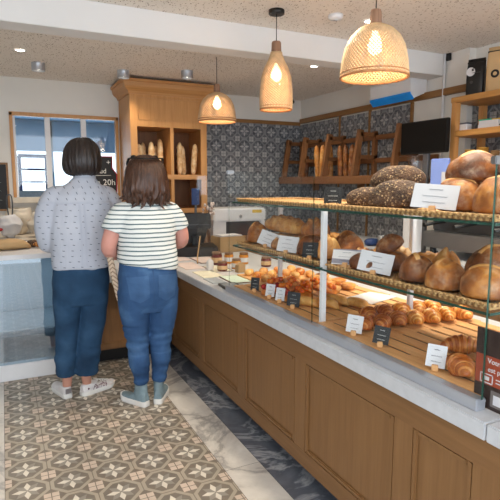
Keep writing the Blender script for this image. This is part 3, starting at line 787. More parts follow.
CR = [(1.345, 1.690, 60, 3, 'darker croissant nearest the white card, at the left of the croissant row', 0), (1.46, 1.80, 75, 4, 'darker croissant at the left back of the row, above the nearest one', 0),
      (1.43, 1.675, 50, 4, 'dark croissant directly behind the small black price card', 0), (1.555, 1.80, 80, 3, 'deep brown croissant second from left in the back row', 0),
      (1.52, 1.675, 70, 3, 'brown croissant in the front row just right of the black price card', 0), (1.605, 1.66, 70, 0, 'golden croissant in the front row, third from its right end', 0),
      (1.655, 1.80, 70, 1, 'golden croissant third from left in the back row', 0), (1.69, 1.645, 75, 1, 'golden croissant in the front row, second from its right end', 0),
      (1.745, 1.79, 66, 2, 'golden croissant fourth from left in the back row', 0), (1.775, 1.64, 70, 2, 'golden croissant in the front row, last but one at right', 0),
      (1.83, 1.78, 70, 0, 'golden croissant at the right end of the back row', 0), (1.865, 1.625, 80, 0, 'golden croissant at the right end of the front row', 0),
      (1.295, 1.137, 68, 4, 'large ribbed croissant nearest the glass beside the brown poster', 0), (1.478, 1.262, 140, 3, 'shiny croissant behind the large ribbed one near the poster', 0),
      (1.47, 1.135, 60, 3, 'croissant half hidden behind the left edge of the brown poster', 0), (1.40, 1.03, 50, 4, 'dark croissant behind the brown poster, closest to its edge', 0)]
for i, (x, y, rz, k, lb, _) in enumerate(CR):
    o = protos[k]
    if not o.get('label'): o.location = (x*1.035, y*1.035, DZ); o.rotation_euler = (0, 0, R(rz))
    else: o = o.copy(); C.objects.link(o); o.location = (x*1.035, y*1.035, DZ); o.rotation_euler = (0, 0, R(rz))
    s = 1.14 if i < 12 else 1.25; o.scale = (s, s, s)
    tag(o, lb, 'croissant', 'croissants on the slatted board')
# a small chocolate roll behind the white tag
def roll_mesh(L, W_, H_):
    b = new(); rs = []
    for i in range(15):
        s = i/14*2-1; e = max(.25, (1-abs(s)**4)**.5); rs.append([Vector((s*L/2, math.cos(a)*W_/2*e, (math.sin(a)*.5+.5)*H_*e)) for a in [2*PI*k/16 for k in range(16)]])
    loft(b, rs); zm = min(v.co.z for v in b.verts)
    for v in b.verts: v.co.z -= zm
    return b
pc = obj('chocolate_roll', roll_mesh(.085, .065, .036), 'brioche', None, (1.41, 1.30, DZ), R(60), True); tag(pc, 'small golden chocolate roll behind the white card at right', 'pastry')
b = new()
for y in (-.016, .016): tube(b, [(-.045, y, .018), (.045, y, .018)], .005, 8)
obj('chocolate_stick', b, 'choc_and_gap_shade', pc)
# fruit pastries
FR = [(1.345, 2.48), (1.45, 2.64), (1.45, 2.48), (1.56, 2.62), (1.555, 2.46), (1.345, 2.34), (1.665, 2.52), (1.65, 2.37), (1.455, 2.33)]
FL = ['nearest glass behind white cards', 'second in the back row', 'in the middle of the front cluster', 'back row centre', 'right of the middle one', 'dark red one closest to black price card', 'right end of back row', 'right end of the cluster', 'behind the black price card']
for i, (x, y) in enumerate(FR):
    p = thing('fruit_pastry', 'glazed fruit pastry on the slatted board, '+FL[i], 'pastry', (x*1.03, y*1.03, DZ), i*.25, 'fruit pastries on the board'); p.scale = (1.1, 1.1, 1.3)
    obj('pastry_base', roll_mesh(.115, .085, .03), 'croissant', p, smooth=True)
    b = new(); q = random.Random(i)
    for k in range(9): ellipsoid(b, (-.042+.0105*k, q.uniform(-.018,.018), .031+q.uniform(0,.006)), (.015, .013, .012), 10, 8)
    obj('fruit_topping', b, 'fruit_red' if i in (5, 0) else 'fruit', p)
for i, (x, y, rz, L, s) in enumerate(((1.415, 2.225, -60, .15, 'nearest black price card'), (1.50, 2.16, -75, .16, 'just right of the nearest roll'), (1.585, 2.20, -70, .17, 'behind the glass joint'), (1.64, 2.085, -80, .15, 'beside the white post'))):
    o = obj('milk_roll', roll_mesh(L, .062, .05), 'brioche', None, (x, y, DZ), R(rz), True); tag(o, 'smooth pale milk bread roll on the board, '+s, 'bread roll', 'milk rolls on the board')
# small goods at the back of the display
TG = [(1.72, 2.70, 'crust_gold'), (1.84, 2.75, 'brioche'), (1.80, 2.58, 'crust_gold'), (1.91, 2.62, 'croissant'), (1.74, 2.44, 'brioche'), (1.87, 2.47, 'crust_gold'), (1.62, 2.76, 'crust_gold'), (1.92, 2.82, 'crust_dark')]
TN = ['front left', 'behind front left', 'centre', 'back centre', 'front right', 'back right', 'leftmost', 'back left']
for i, (x, y, m) in enumerate(TG):
    p = thing('tartlet', 'small round tartlet at the far back of the display, %s of its group' % TN[i], 'tartlet', (x, y, DZ), 0, 'tartlets behind the fruit pastries')
    b = new(); lathe(b, [(.036, 0), (.048, .032), (.044, .034), (.04, .026), (.0, .028)], 20); obj('shell', b, 'crust_gold', p, smooth=True)
    b = new(); ellipsoid(b, (0,0,.03), (.04,.04,.014), 16, 8); obj('filling', b, m, p)
b = new(); box(b, -.13, .13, -.09, .09, 0, .004); o = obj('paper_sheet', b, 'paper', None, (1.84, 2.22, DZ), .3); tag(o, 'white paper sheet lying at the back of the pastry board', 'paper')

# price cards
def scribbles(w_, h_, col='ink', rows=((.28, .3), (.0, .55), (-.25, .5)), seed=0, amp=.012):
    b = new(); q = random.Random(seed)
    for (fz, fw) in rows:
        n = 26; pts = []
        for i in range(n):
            x = (-.5+i/(n-1))*fw*w_; pts.append((x, 0, fz*h_+math.sin(i*2.1+q.random())*amp*h_*3*q.uniform(.4,1)))
        tube(b, pts, .0006 if h_ < .08 else .0007, 4)
    return b
def price_card(label, loc, w_, h_, rz, kind='white', lean=-12, roll=0, block=True, seed=0, group='price cards in the glass display'):
    """card facing local -y; local x along its width"""
    p = thing('price_card', label, 'price card', loc, rz, group)
    zc = .012 if block else 0
    m = Matrix.Translation((0,0,zc)) @ Matrix.Rotation(R(lean), 4, 'X') @ Matrix.Rotation(R(roll), 4, 'Y')
    b = new(); box(b, -w_/2, w_/2, -.001, .001, 0, h_, rot=m)
    obj('card', b, {'white': 'paper', 'black': 'slate', 'striped': 'striped_card'}[kind], p)
    s = scribbles(w_, h_, seed=seed); bmesh.ops.transform(s, matrix=m @ Matrix.Translation((0,-.0016,h_/2)), verts=s.verts)
    obj('writing', s, 'chalk' if kind == 'black' else 'ink', p)
    if block:
        b = new(); box(b, -.011, .011, -.011, .011, 0, .022, .002); obj('wood_block', b, 'deck', p)
    return p
FW = R(-66)   # cards turned a little from the counter direction
FC = R(-90)
price_card('large white price card leaning before the round loaves on the top shelf', (1.335, 1.30, T0+.004), .155, .088, R(-60), 'white', -20, 4, seed=1)
price_card('black price card standing at the far end of the upper right tray', (1.40, 1.985, TZ+.001), .085, .085, R(-50), 'black', -12, 0, seed=2)
price_card('left white price card tilted before the long loaves on the lower shelf', (1.345, 2.56, L0+.004), .135, .085, R(-62), 'white', -22, 14, seed=3)
price_card('second white price card before the long loaves on the lower shelf', (1.335, 2.305, L0-.0), .125, .085, R(-62), 'white', -18, 3, seed=4)
price_card('black price card at the right end of the left lower tray', (1.335, 2.075, L0), .085, .075, R(-62), 'black', -14, -3, seed=5)
price_card('grey striped price card behind the white one on the lower shelf', (1.345, 1.80, L0+.004), .135, .07, R(-62), 'striped', -20, -2, seed=6)
price_card('white price card before the dark rolls on the lower shelf', (1.335, 1.60, L0+.002), .145, .085, R(-62), 'white', -18, 6, seed=7)
price_card('small white price card left of the croissants on the board', (1.315, 1.69, DZ), .068, .075, R(-45), 'white', -10, 6, seed=8)
price_card('small black price card before the croissants', (1.315, 1.52, DZ), .062, .07, R(-45), 'black', -12, 8, seed=9)
price_card('small white price card left of the large ribbed croissant', (1.315, 1.235, DZ), .065, .078, R(-45), 'white', -12, 6, seed=10)
price_card('small black price card between fruit pastries and milk rolls', (1.32, 2.205, DZ), .068, .075, R(-45), 'black', -10, 4, seed=11)
price_card('white price card directly left of the fruit pastries', (1.32, 2.345, DZ), .05, .07, R(-45), 'white', -12, 4, seed=12)
price_card('white price card second to the left of the fruit pastries', (1.32, 2.46, DZ), .052, .07, R(-45), 'white', -12, 4, seed=13)
price_card('black price card at the left end of the pastry board', (1.32, 2.65, DZ), .052, .075, R(-45), 'black', -10, 2, seed=14)
# poster at the right end of the display
po = thing('poster', 'brown and orange printed notice standing at the right end of the display', 'poster', (1.292, .93, .768), R(-90), None, None)
b = new(); box(b, -.12, .14, -.0015, .0015, 0, .245); obj('board', b, 'poster_dark', po)
b = new(); box(b, -.118, .14, -.0022, -.0014, .075, .165); obj('orange_band', b, 'poster_orange', po)
b = new(); box(b, -.06, .14, -.0022, -.0014, .012, .062); obj('grey_field', b, 'poster_grey', po)
b = new()
for tx, z, s in (('Votre nou', .150, .022), ('est parfait', .124, .022)):
    tb = text_bm(tx, s); bmesh.ops.transform(tb, matrix=Matrix.Translation((-.03, -.003, z)) @ Matrix.Rotation(R(90), 4, 'X'), verts=tb.verts); merge(b, tb)
obj('lettering', b, 'paper', po)
b = new()
for (x0,x1,z0,z1) in ((-.10,-.055,.106,.109),(-.10,-.055,.079,.082),(-.10,-.097,.079,.109),(-.058,-.055,.079,.109),(-.088,-.068,.088,.1),(-.045,.06,.098,.101),(-.045,.10,.088,.091),(-.05,.0,.02,.05),(.02,.05,.02,.05),(.06,.09,.02,.05),(-.10,-.075,.02,.024)):
    box(b, x0, x1, -.0028, -.0015, z0, z1)
obj('printed_mark', b, 'paper', po)

# ------------------------------------------------------------------ things on the counter beyond the display
def flat(name, loc, sx, sy, rz, m, label, h=.003, border=None, group='flyers on the stone worktop', cat='flyer'):
    b = new(); box(b, -sx/2, sx/2, -sy/2, sy/2, 0, h)
    if border: box(b, -sx/2+.012, sx/2-.012, -sy/2+.012, sy/2-.012, h, h+.0006, mi=1); 
    o = obj(name, b, [m, border] if border else m, None, loc, rz); return tag(o, label, cat, group)
Z1 = .7655
flat('flyer', (1.60, 4.72, Z1), .21, .38, -.1, 'flyer_brown', 'pinkish flyer with dark border, farthest along the worktop', border='leaf_print')
flat('flyer', (1.41, 4.42, Z1), .16, .36, -.05, 'leaf_print', 'plain pinkish flyer nearest the striped-shirt customer')
flat('flyer', (1.60, 4.20, Z1), .20, .36, -.05, 'flyer_brown', 'second pinkish flyer with dark border on the worktop', border='leaf_print')
flat('flyer', (1.36, 3.95, Z1), .16, .34, -.02, 'leaf_print', 'plain pinkish flyer halfway along the counter edge')
flat('flyer', (1.52, 3.72, Z1), .17, .30, -.05, 'flyer_brown', 'cream flyer with dark border in the middle of the worktop', border='flyer_cream')
flat('flyer', (1.36, 3.52, Z1), .16, .28, -.02, 'flyer_cream', 'plain cream flyer near the counter edge')
flat('flyer', (1.48, 3.25, Z1), .19, .30, -.05, 'flyer_brown', 'pale green flyer with dark border nearest the display', border='flyer_green')
flat('flyer', (1.31, 3.26, Z1), .10, .2, 0, 'flyer_grey', 'small grey flyer at the counter edge near the display')
flat('tablet', (1.325, 3.02, Z1), .12, .17, -.1, 'black', 'dark flat tablet lying beside the aluminium rail', .012, 'flyer_grey', None, 'tablet')
JR = [(1.60, 3.93, .045, .10, 'jam', 'tall jar of dark red jam at the back of the worktop'), (1.72, 3.95, .04, .085, 'honey', 'amber honey jar beside the red jam jar'), (1.66, 3.66, .038, .075, 'honey', 'small amber jar in front of the honey jar'),
      (1.82, 3.86, .04, .09, 'honey', 'amber jar farthest back by the cardboard box'), (1.52, 3.62, .04, .07, 'jam', 'low dark jam jar in front of the amber jars'), (1.93, 3.66, .042, .075, 'jam', 'dark jam jar at the back right of the jar group')]
for x, y, r_, h_, m, lb in JR:
    p = thing('jar', lb, 'jar', (x, y, Z1), 0, 'jam jars on the worktop')
    b = new(); lathe(b, [(r_*.94, 0), (r_, .006), (r_, h_*.8), (r_*.85, h_*.9)], 24); obj('glass_body', b, m, p, smooth=True)
    b = new(); lathe(b, [(r_*.9, h_*.9), (r_*.92, h_*.92), (r_*.92, h_*1.06), (r_*.88, h_*1.08)], 24); obj('lid', b, 'lid', p)
    b = new(); lathe(b, [(r_*1.01, h_*.2), (r_*1.012, h_*.22), (r_*1.012, h_*.6), (r_*1.01, h_*.62)], 24, cap=False); obj('paper_label', b, 'paper' if m == 'honey' else 'kraft', p)
ob = [(1.62, 3.50, .07, .06, 'kraft_box', 'small brown packet near the display end'), (1.44, 3.68, .05, .075, 'paper', 'white upright packet before the jars')]
for x, y, s, h_, m, lb in ob:
    b = new(); box(b, -s/2, s/2, -s*.35, s*.35, 0, h_, .004); prism(b, [(-s/2, h_), (s/2, h_), (0, h_+.02)], -s*.2, s*.2); o = obj('packet', b, m, None, (x, y, Z1), .2); tag(o, lb, 'packet', 'packets by the jars')
# board of small golden pastries between jars and display
b = new(); box(b, -.25, .25, -.20, .20, 0, .012, .003); o = obj('pastry_board', b, 'deck', None, (1.78, 3.17, Z1)); tag(o, 'pale wooden board of golden pastries just beyond the glass display end', 'wooden board')
PN = ['first', 'second', 'third', 'fourth']
for r_ in range(3):
    for k in range(4):
        b = roll_mesh(.10, .065, .045)
        for v in b.verts: v.co.z += .006*noise.noise(v.co*60+Vector((r_*3, k, 0)))
        o = obj('golden_pastry', b, ['crust_gold', 'croissant', 'brioche'][(r_+k) % 3], None, (1.60+.12*k, 3.04+.13*r_, Z1+.0125), .9+.1*k, True)
        tag(o, 'small golden pastry on the board past the display, %s row, %s from the front' % (['near', 'middle', 'far'][r_], PN[k]), 'pastry', 'golden pastries on the board')
# cardboard box with papers
cb = thing('cardboard_box', 'brown cardboard box filled with white paper on the back worktop', 'box', (2.03, 4.68, Z1), R(6))
b = new(); s = .005
for (x0,x1,y0,y1,z0,z1) in ((-.145,.145,-.1,.1,0,s),(-.145,.145,-.1,-.1+s,0,.155),(-.145,.145,.1-s,.1,0,.155),(-.145,-.145+s,-.1,.1,0,.155),(.145-s,.145,-.1,.1,0,.155)): box(b, x0, x1, y0, y1, z0, z1)
obj('carton', b, 'kraft_box', cb)
b = new()
for k in range(3): box(b, -.13+.004*k, .13-.01*k, -.09, .09-.01*k, .135+.012*k, .144+.012*k)
obj('paper_stack', b, 'paper', cb)
# till
ti = thing('till', 'black till screen seen from behind on the worktop, right of the striped shirt', 'till', (1.655, 4.60, Z1), R(-14))
b = new(); box(b, -.19, .19, -.19, .17, 0, .09, .006); obj('cash_drawer', b, 'black', ti)
b = new(); box(b, -.055, .075, -.05, .06, .09, .2, .02); prism(b, [(-.13,.30),(.13,.30),(.075,.11),(-.075,.11)], -.03, .04, 'y'); obj('stand', b, 'black', ti)
b = new(); box(b, -.145, .145, -.03, .03, 0, .15, .008, rot=Matrix.Translation((0,-.01,.245)) @ Matrix.Rotation(R(-10), 4, 'X')); obj('screen_back', b, 'black', ti)
b = new(); box(b, -.08, .13, -.044, -.036, .285, .290); obj('trim_line', b, 'dark_steel', ti)
b = new(); tube(b, [(1.46, 4.02, Z1+.006), (1.49, 4.10, .82), (1.53, 4.17, .90), (1.57, 4.25, .975)], .006, 8, sub=5); o = obj('pole', b, 'kraft_box'); tag(o, 'thin beige pole leaning from the flyers up towards the till', 'pole')
# flower vase in front of the cabinet
va = thing('vase', 'clear vase with pinkish dried flowers between oak cabinet and tiled wall', 'vase', (1.905, 4.90, Z1))
b = new(); lathe(b, [(.045, 0), (.05, .01), (.05, .22), (.06, .30), (.057, .30), (.046, .22), (.045, .02), (.0, .018)], 24, cap=False); obj('glass_body', b, 'plastic_bag', va, smooth=True)
b = new(); q = random.Random(3)
for k in range(9): tube(b, [(0,0,.02), (q.uniform(-.03,.03), q.uniform(-.03,.03), .3), (q.uniform(-.06,.06), q.uniform(-.06,.06), .44)], .003, 6, sub=3)
obj('stem', b, 'rack_wood', va)
b = new()
for k in range(16): ellipsoid(b, (q.uniform(-.06,.06), q.uniform(-.06,.06), q.uniform(.36,.47)), (.014,.014,.02), 8, 6)
obj('flower_head', b, 'leaf_print', va)
sg = thing('blue_sign', 'small upright blue sign at the right side of the oak cabinet', 'sign', (1.79, 4.965, Z1+.0))
b = new(); box(b, -.04, .04, -.04, .04, 0, .012, .003); box(b, -.012, .012, -.006, .006, .012, .46); obj('stand', b, 'dark_steel', sg)
b = new(); box(b, -.042, .042, -.006, .006, .46, .63, .003); obj('panel', b, 'blue_frame', sg)

# slicer machine on a steel counter along the back wall
b = new(); box(b, 2.12, 3.0, 5.2, 5.86, 0, .84, .004); o = obj('back_worktable', b, 'counter_wood'); tag(o, 'wooden work table along the tiled back wall under white machine', 'work table')
sl = thing('bread_slicer', 'white bread slicing machine with dark opening against the tiled wall', 'machine', (2.42, 5.5, .841))
b = new(); box(b, -.30, .36, -.22, .22, .17, .32, .015); box(b, -.30, -.14, -.2, .22, 0, .18, .01); box(b, .30, .36, -.2, .22, 0, .18, .01); box(b, -.3, .36, .1, .22, 0, .18); obj('housing', b, 'white_metal', sl)
b = new(); box(b, -.14, .30, -.16, .1, .0, .168, .004); obj('opening', b, 'dark_steel', sl)
b = new(); ellipsoid(b, (.03, -.222, .23), (.018, .006, .018), 16, 8); obj('dial', b, 'steel', sl)
b = new(); box(b, .18, .3, -.226, -.218, .265, .30); obj('sticker', b, 'yellow', sl)

# ------------------------------------------------------------------ right side work counter, rack, machine, shelf
b = new(); box(b, 2.98, 3.60, 1.6, 5.15, 0, .83, .004); o = obj('service_counter', b, 'counter_wood'); tag(o, 'wooden service counter along the right wall under the coffee machine', 'counter')
b = new(); box(b, 2.96, 3.61, 1.58, 5.17, .831, .865, .004); o = obj('worktop', b, 'stone'); tag(o, 'pale stone worktop on the service counter by the right wall', 'worktop')
rk = thing('baguette_rack', 'long wooden wall rack with slanted dividers holding baguettes', 'bread rack', (0,0,0))
b = new(); box(b, 3.26, 3.60, 3.45, 5.82, 1.455, 1.49, .004); box(b, 3.25, 3.27, 3.45, 5.82, 1.44, 1.525, .004); obj('base_shelf', b, 'rack_wood_y', rk)
DY = [3.73, 4.32, 4.874, 5.37, 5.78]
for y in DY:
    b = new()
    def bar(p, q, w_=.045, d_=.03):
        tube(b, [p, q], [(w_*.6, d_*.62)]*2, 4, ref=(1,1,0))
    y1 = y+.07
    box(b, -.03, .03, -.02, .02, 0, .52, rot=Matrix.Translation((3.30, y, 1.485)) @ Matrix.Rotation(R(9), 4, 'Y'))
    box(b, 3.55, 3.595, y-.02, y+.02, 1.49, 1.99)
    box(b, 3.37, 3.595, y-.02, y+.02, 1.93, 1.975, .003); box(b, 3.35, 3.595, y-.02, y+.02, 1.70, 1.74)
    obj('divider', b, 'rack_wood', rk)
b = new()
for z in (1.90, 1.66): box(b, 3.565, 3.60, 3.45, 5.8, z, z+.05, .003)
obj('back_rail', b, 'rack_wood_y', rk)
b = new()
for y in (3.8, 4.5, 5.4): box(b, 3.52, 3.60, y, y+.03, 1.36, 1.455); 
obj('bracket', b, 'rack_wood', rk)
for i, (x, y, ln) in enumerate(((3.39, 4.94, 4), (3.39, 5.03, -3), (3.48, 4.98, 3), (3.39, 5.12, 0), (3.48, 5.07, -2))):
    upright('baguette', (x, y, 1.492), .40, .036, (1, 3), i, 'crust_gold', 'baguette standing in the wall rack left group, %s' % ['front left', 'front centre', 'back right', 'front right', 'back left'][i], 'baguettes in the wall rack', 40+i)
for i, (x, y, ln) in enumerate(((3.45, 4.46, 4), (3.45, 4.55, -3), (3.45, 4.64, 3), (3.45, 4.74, 3))):
    upright('baguette', (x, y, 1.492), .38, .034, (1, 3), i, 'crust', 'brown baguette in the wall rack beside the slanted divider, %s from right' % NB[i], 'baguettes in the wall rack', 50+i)
for i, (y, z) in enumerate(((5.50, 1.492), (5.60, 1.492))):
    upright('baguette', (3.46, y, z), .30, .034, (2, 3), i, 'crust_dark', ['dark baguette in the far compartment of the wall rack, near divider', 'dark baguette in the far compartment of the wall rack, far side'][i], 'baguettes in the wall rack', 60+i)
# screen
tv = thing('monitor', 'black flat screen standing on the service counter beside the wooden shelf', 'monitor', (3.20, 3.24, .865), R(-88))
b = new(); box(b, -.25, .25, -.02, .02, .83, 1.10, .006); obj('frame', b, 'black', tv)
b = new(); box(b, -.24, .24, -.0215, -.0195, .842, 1.09); obj('screen', b, 'black_gloss', tv)
b = new(); box(b, -.03, .03, .02, .05, .0, .95, .004); box(b, -.12, .12, -.06, .10, 0, .015, .004); obj('stand', b, 'steel', tv)
# coffee grinder like clear hopper and periwinkle panel
hp = thing('dispenser', 'white dispenser with clear hopper below the black screen', 'dispenser', (3.07, 3.20, .866))
b = new(); box(b, -.045, .05, -.075, .075, 0, .66, .015); obj('body', b, 'white_metal', hp)
b = new(); lathe(b, [(.045, .66), (.062, .70), (.066, .80), (.06, .81)], 20); obj('clear_hopper', b, 'plastic_bag', hp, smooth=True)
pl = thing('ordering_panel', 'periwinkle blue upright panel with white slip beside the brown loaves', 'panel', (3.13, 2.99, 1.367), R(-80))
b = new(); box(b, -.075, .085, -.01, .01, .01, .275, .004); box(b, -.07, .07, -.05, .05, 0, .012); obj('board', b, 'periwinkle', pl)
b = new(); box(b, .03, .08, -.016, -.010, .03, .17); obj('white_slip', b, 'paper', pl)
# coffee machine
cm = thing('espresso_machine', 'steel espresso machine with black handles behind the lower loaves', 'coffee machine', (3.29, 2.56, .866))
b = new(); box(b, -.22, .28, -.56, .52, .07, .20, .012); obj('lower_body', b, 'steel', cm)
b = new(); box(b, -.12, .28, -.56, .52, .20, .40, .012); box(b, -.24, .28, -.58, .54, .40, .50, .02); obj('upper_body', b, 'dark_steel', cm)
b = new()
for y in (-.28, .05, .34): lathe(b, [(.034, .30), (.036, .40)], 20, (-.17, y, 0))
obj('group_head', b, 'steel', cm)
for y in (-.28, .05, .34):
    b = new(); tube(b, [(-.17, y, .285), (-.26, y+.02, .275), (-.36, y+.03, .262)], [.012, .014, .017], 12); obj('handle', b, 'black', cm)
for y in (-.42, .44):
    for x in (-.18, .22):
        b = new(); lathe(b, [(.022, 0), (.026, .07)], 14, (x, y, 0)); obj('foot', b, 'black', cm)
b = new()
for y in (-.40, -.33): tube(b, [(-.225, y-.012, .10), (-.232, y-.012, .16), (-.232, y+.012, .16), (-.225, y+.012, .10)], .005, 8)
obj('lever', b, 'steel', cm)
# cups and cloth left of it
b = new(); ellipsoid(b, (0,0,.03), (.08, .06, .035), 16, 10); q = random.Random(2)
for v in b.verts: v.co += Vector((q.uniform(-1,1), q.uniform(-1,1), q.uniform(-.5,1)))*.008
o = obj('cloth', b, 'blue_frame', None, (3.1, 3.75, .866), 0, True); tag(o, 'crumpled blue cloth on the stone worktop behind the lower loaves', 'cloth')
for i, (x, y) in enumerate(((3.07, 3.58), (3.12, 3.50))):
    b = new(); lathe(b, [(.034, 0), (.034, .11), (.031, .11), (.031, .004), (0, .004)], 20, cap=False); o = obj('steel_cup', b, 'steel', None, (x, y, .866), 0, True); tag(o, ['steel cup beside the blue cloth', 'steel cup beside the coffee machine'][i], 'cup', 'steel cups')
for i, (x, y, L) in enumerate(((3.10, 4.35, .22), (3.14, 4.62, .24))):
    loaf(['small pale loaf on the service counter nearer the blue cloth', 'small pale loaf on the service counter farther from the blue cloth'][i], (x, y, .866), (L, .1, .07), 'crust_gold', 3, 70+i, R(-80), 'loaves on the service counter')
# shelf unit with coffee bags
sh = thing('wooden_shelf_unit', 'light oak open shelf unit on the right carrying coffee bags', 'shelf unit', (0,0,0))
X0, X1, Y0, Y1 = 3.30, 3.66, 1.75, 3.06
for (x, y) in ((X0, Y1-.05), (X0, Y0), (X1-.05, Y1-.05), (X1-.05, Y0)):
    b = new(); box(b, x, x+.05, y, y+.05, 1.47, 2.10, .003); obj('post', b, 'oak', sh)
b = new(); box(b, X0-.005, X1, Y0-.01, Y1+.005, 2.085, 2.13, .004); obj('top_board', b, 'shelf_wood', sh)
for z in (1.82, 1.47):
    b = new(); box(b, X0+.002, X1, Y0, Y1-.001, z, z+.045, .003); obj('shelf_board', b, 'shelf_wood', sh)
def coffee_bag(label, loc, rz, m, w_=.135, d_=.08, h_=.285, plain_label=False):
    p = thing('coffee_bag', label, 'coffee bag', loc, rz)
    b = new(); rs = []
    for (z, fx, fy) in ((0, .92, .95), (.012, 1, 1), (.12, 1.02, 1.05), (.20, 1, .9), (.245, .98, .5), (.262, .98, .12), (.285, .98, .08)):
        rs.append(ring((0, 0, z*h_/.285), w_/2*fx, d_/2*fy, 28, e=5))
    loft(b, rs); obj('bag_body', b, m, p, smooth=True)
    b = new(); tube(b, [(-w_*.5, -.008, h_*.9), (w_*.52, -.008, h_*.9)], [(.004,.008)]*2, 6); obj('closure_strip', b, 'black', p)
    def disc(x, z, r_, y, mi):
        b = new(); n = 24
        vs_ = [b.verts.new((x+math.cos(2*PI*k/n)*r_, y, z+math.sin(2*PI*k/n)*r_)) for k in range(n)]
        v2 = [b.verts.new((x+math.cos(2*PI*k/n)*r_, y+.004, z+math.sin(2*PI*k/n)*r_)) for k in range(n)]
        b.faces.new(vs_)
        for k in range(n): b.faces.new((vs_[k], vs_[(k+1)%n], v2[(k+1)%n], v2[k]))
        return b
    yf = -d_/2*1.05-.002
    if not plain_label:
        obj('round_label', disc(-.03, h_*.64, .033, yf, 0), 'paper', p)
        b = new(); box(b, -.022, -.006, yf-.002, yf, h_*.65, h_*.72); box(b, -.02, .045, yf-.002, yf, h_*.60, h_*.612); obj('label_mark', b, 'dark_steel', p)
        obj('valve', disc(-.022, h_*.36, .011, yf, 0), 'dark_steel', p)
    else:
        obj('round_stamp', disc(-.01, h_*.40, .03, yf, 0), 'black', p)
        obj('stamp_centre', disc(-.01, h_*.40, .014, yf-.001, 0), 'kraft', p)
coffee_bag('matt black coffee bag with round white label on the shelf unit', (3.405, 2.925, 2.131), R(-68), 'black')
coffee_bag('brown kraft coffee bag with dark round stamp beside the black bag', (3.43, 2.745, 2.131), R(-68), 'kraft', .16, .09, .34, True)
# shelf contents
b = new(); box(b, -.05, .05, -.06, .06, 0, .07, .006); box(b, -.052, .052, -.062, .062, .07, .085, .003, mi=1)
o = obj('card_reader', b, ['white_metal', 'ink'], None, (3.385, 2.985, 1.866)); o.scale = (.6, .6, .75); tag(o, 'small white box with dark top at the left of the middle shelf', 'box')
st = thing('card_stack', 'stack of white, green and yellow packets on the middle shelf', 'packets', (3.43, 2.76, 1.866), .1)
b = new(); box(b, -.08, .08, -.10, .08, 0, .03, .002); box(b, -.07, .07, -.08, .08, .03, .06, .002); obj('white_packet', b, 'paper', st)
b = new(); box(b, -.06, .06, -.01, .09, .061, .072, .002); obj('green_packet', b, 'green', st)
b = new(); box(b, -.05, .06, -.11, -.015, .061, .07, .002); obj('yellow_packet', b, 'yellow', st)
b = new(); box(b, -.08, .08, -.07, .07, .005, .012, .002, rot=Matrix.Rotation(R(-14), 4, 'Y')); box(b, -.03, .03, -.03, .03, 0, .006); o = obj('black_tray', b, 'black', None, (3.39, 2.55, 1.887)); tag(o, 'black tilted flat tray on the middle shelf near the picture edge', 'tray')
def cup(label, loc, r_, h_, m, name='paper_cup', n=1):
    b = new()
    for k in range(n):
        z = k*h_*.16; lathe(b, [(r_*.72, z), (r_, z+h_), (r_*1.05, z+h_), (r_*1.05, z+h_+.006), (r_*.93, z+h_+.006), (r_*.68, z+.006)], 24, cap=False)
    o = obj(name, b, m, None, loc, 0, True); return tag(o, label, 'cup', 'cups on the lower shelf board')
cup('stack of mustard coloured cups at the left end of the lower shelf board', (3.385, 2.93, 1.516), .036, .13, 'mustard', n=4)
cup('second stack of mustard cups behind the loaves on the lower shelf board', (3.44, 2.85, 1.516), .04, .14, 'mustard', n=4)
cup('stack of brown cups between mustard cups and the white stack', (3.45, 2.74, 1.516), .036, .12, 'kraft_box', n=4)
cup('tall stack of white paper cups on the lower shelf board', (3.40, 2.62, 1.516), .036, .11, 'white_rubber', n=10)

# air conditioner
ac = thing('air_conditioner', 'white wall air conditioner with bright blue edge strip above the tiles', 'air conditioner', (3.615, 3.90, 2.275))
b = new(); prism(b, [(-.04, 0), (-.16, -.05), (-.195, -.01), (-.205, .13), (-.18, .16), (-.005, .16), (-.005, 0)], -.245, .32, 'y'); obj('housing', b, 'white_metal', ac)
b = new(); prism(b, [(-.155, -.049), (-.164, -.060), (-.203, -.016), (-.206, .006), (-.199, .006), (-.192, -.01)], -.246, .321, 'y'); obj('blue_strip', b, 'blue_strip', ac)
b = new(); box(b, -.18, -.10, -.245, -.05, .1605, .173, .003); obj('blue_top_film', b, 'blue_strip', ac)
b = new(); tube(b, [(3.595, 3.435, 2.583), (3.595, 3.435, 1.4)], .012, 10); o = obj('wall_pipe', b, 'white_metal'); tag(o, 'thin white vertical pipe on the wall left of the shelf unit', 'pipe')
b = new(); box(b, -.02, 0, -.025, .025, -.03, .03, .004); o = obj('sensor', b, 'black', None, (3.612, 3.40, 2.55)); tag(o, 'tiny dark sensor where beam meets the right wall', 'sensor')
b = new(); ellipsoid(b, (0,0,0), (.028,.028,.028), 16, 10); box(b, -.012, .012, -.012, .012, 0, .031); o = obj('security_camera', b, 'black', None, (3.47, 5.862, 2.50)); tag(o, 'small black ball camera high on the back wall', 'camera')
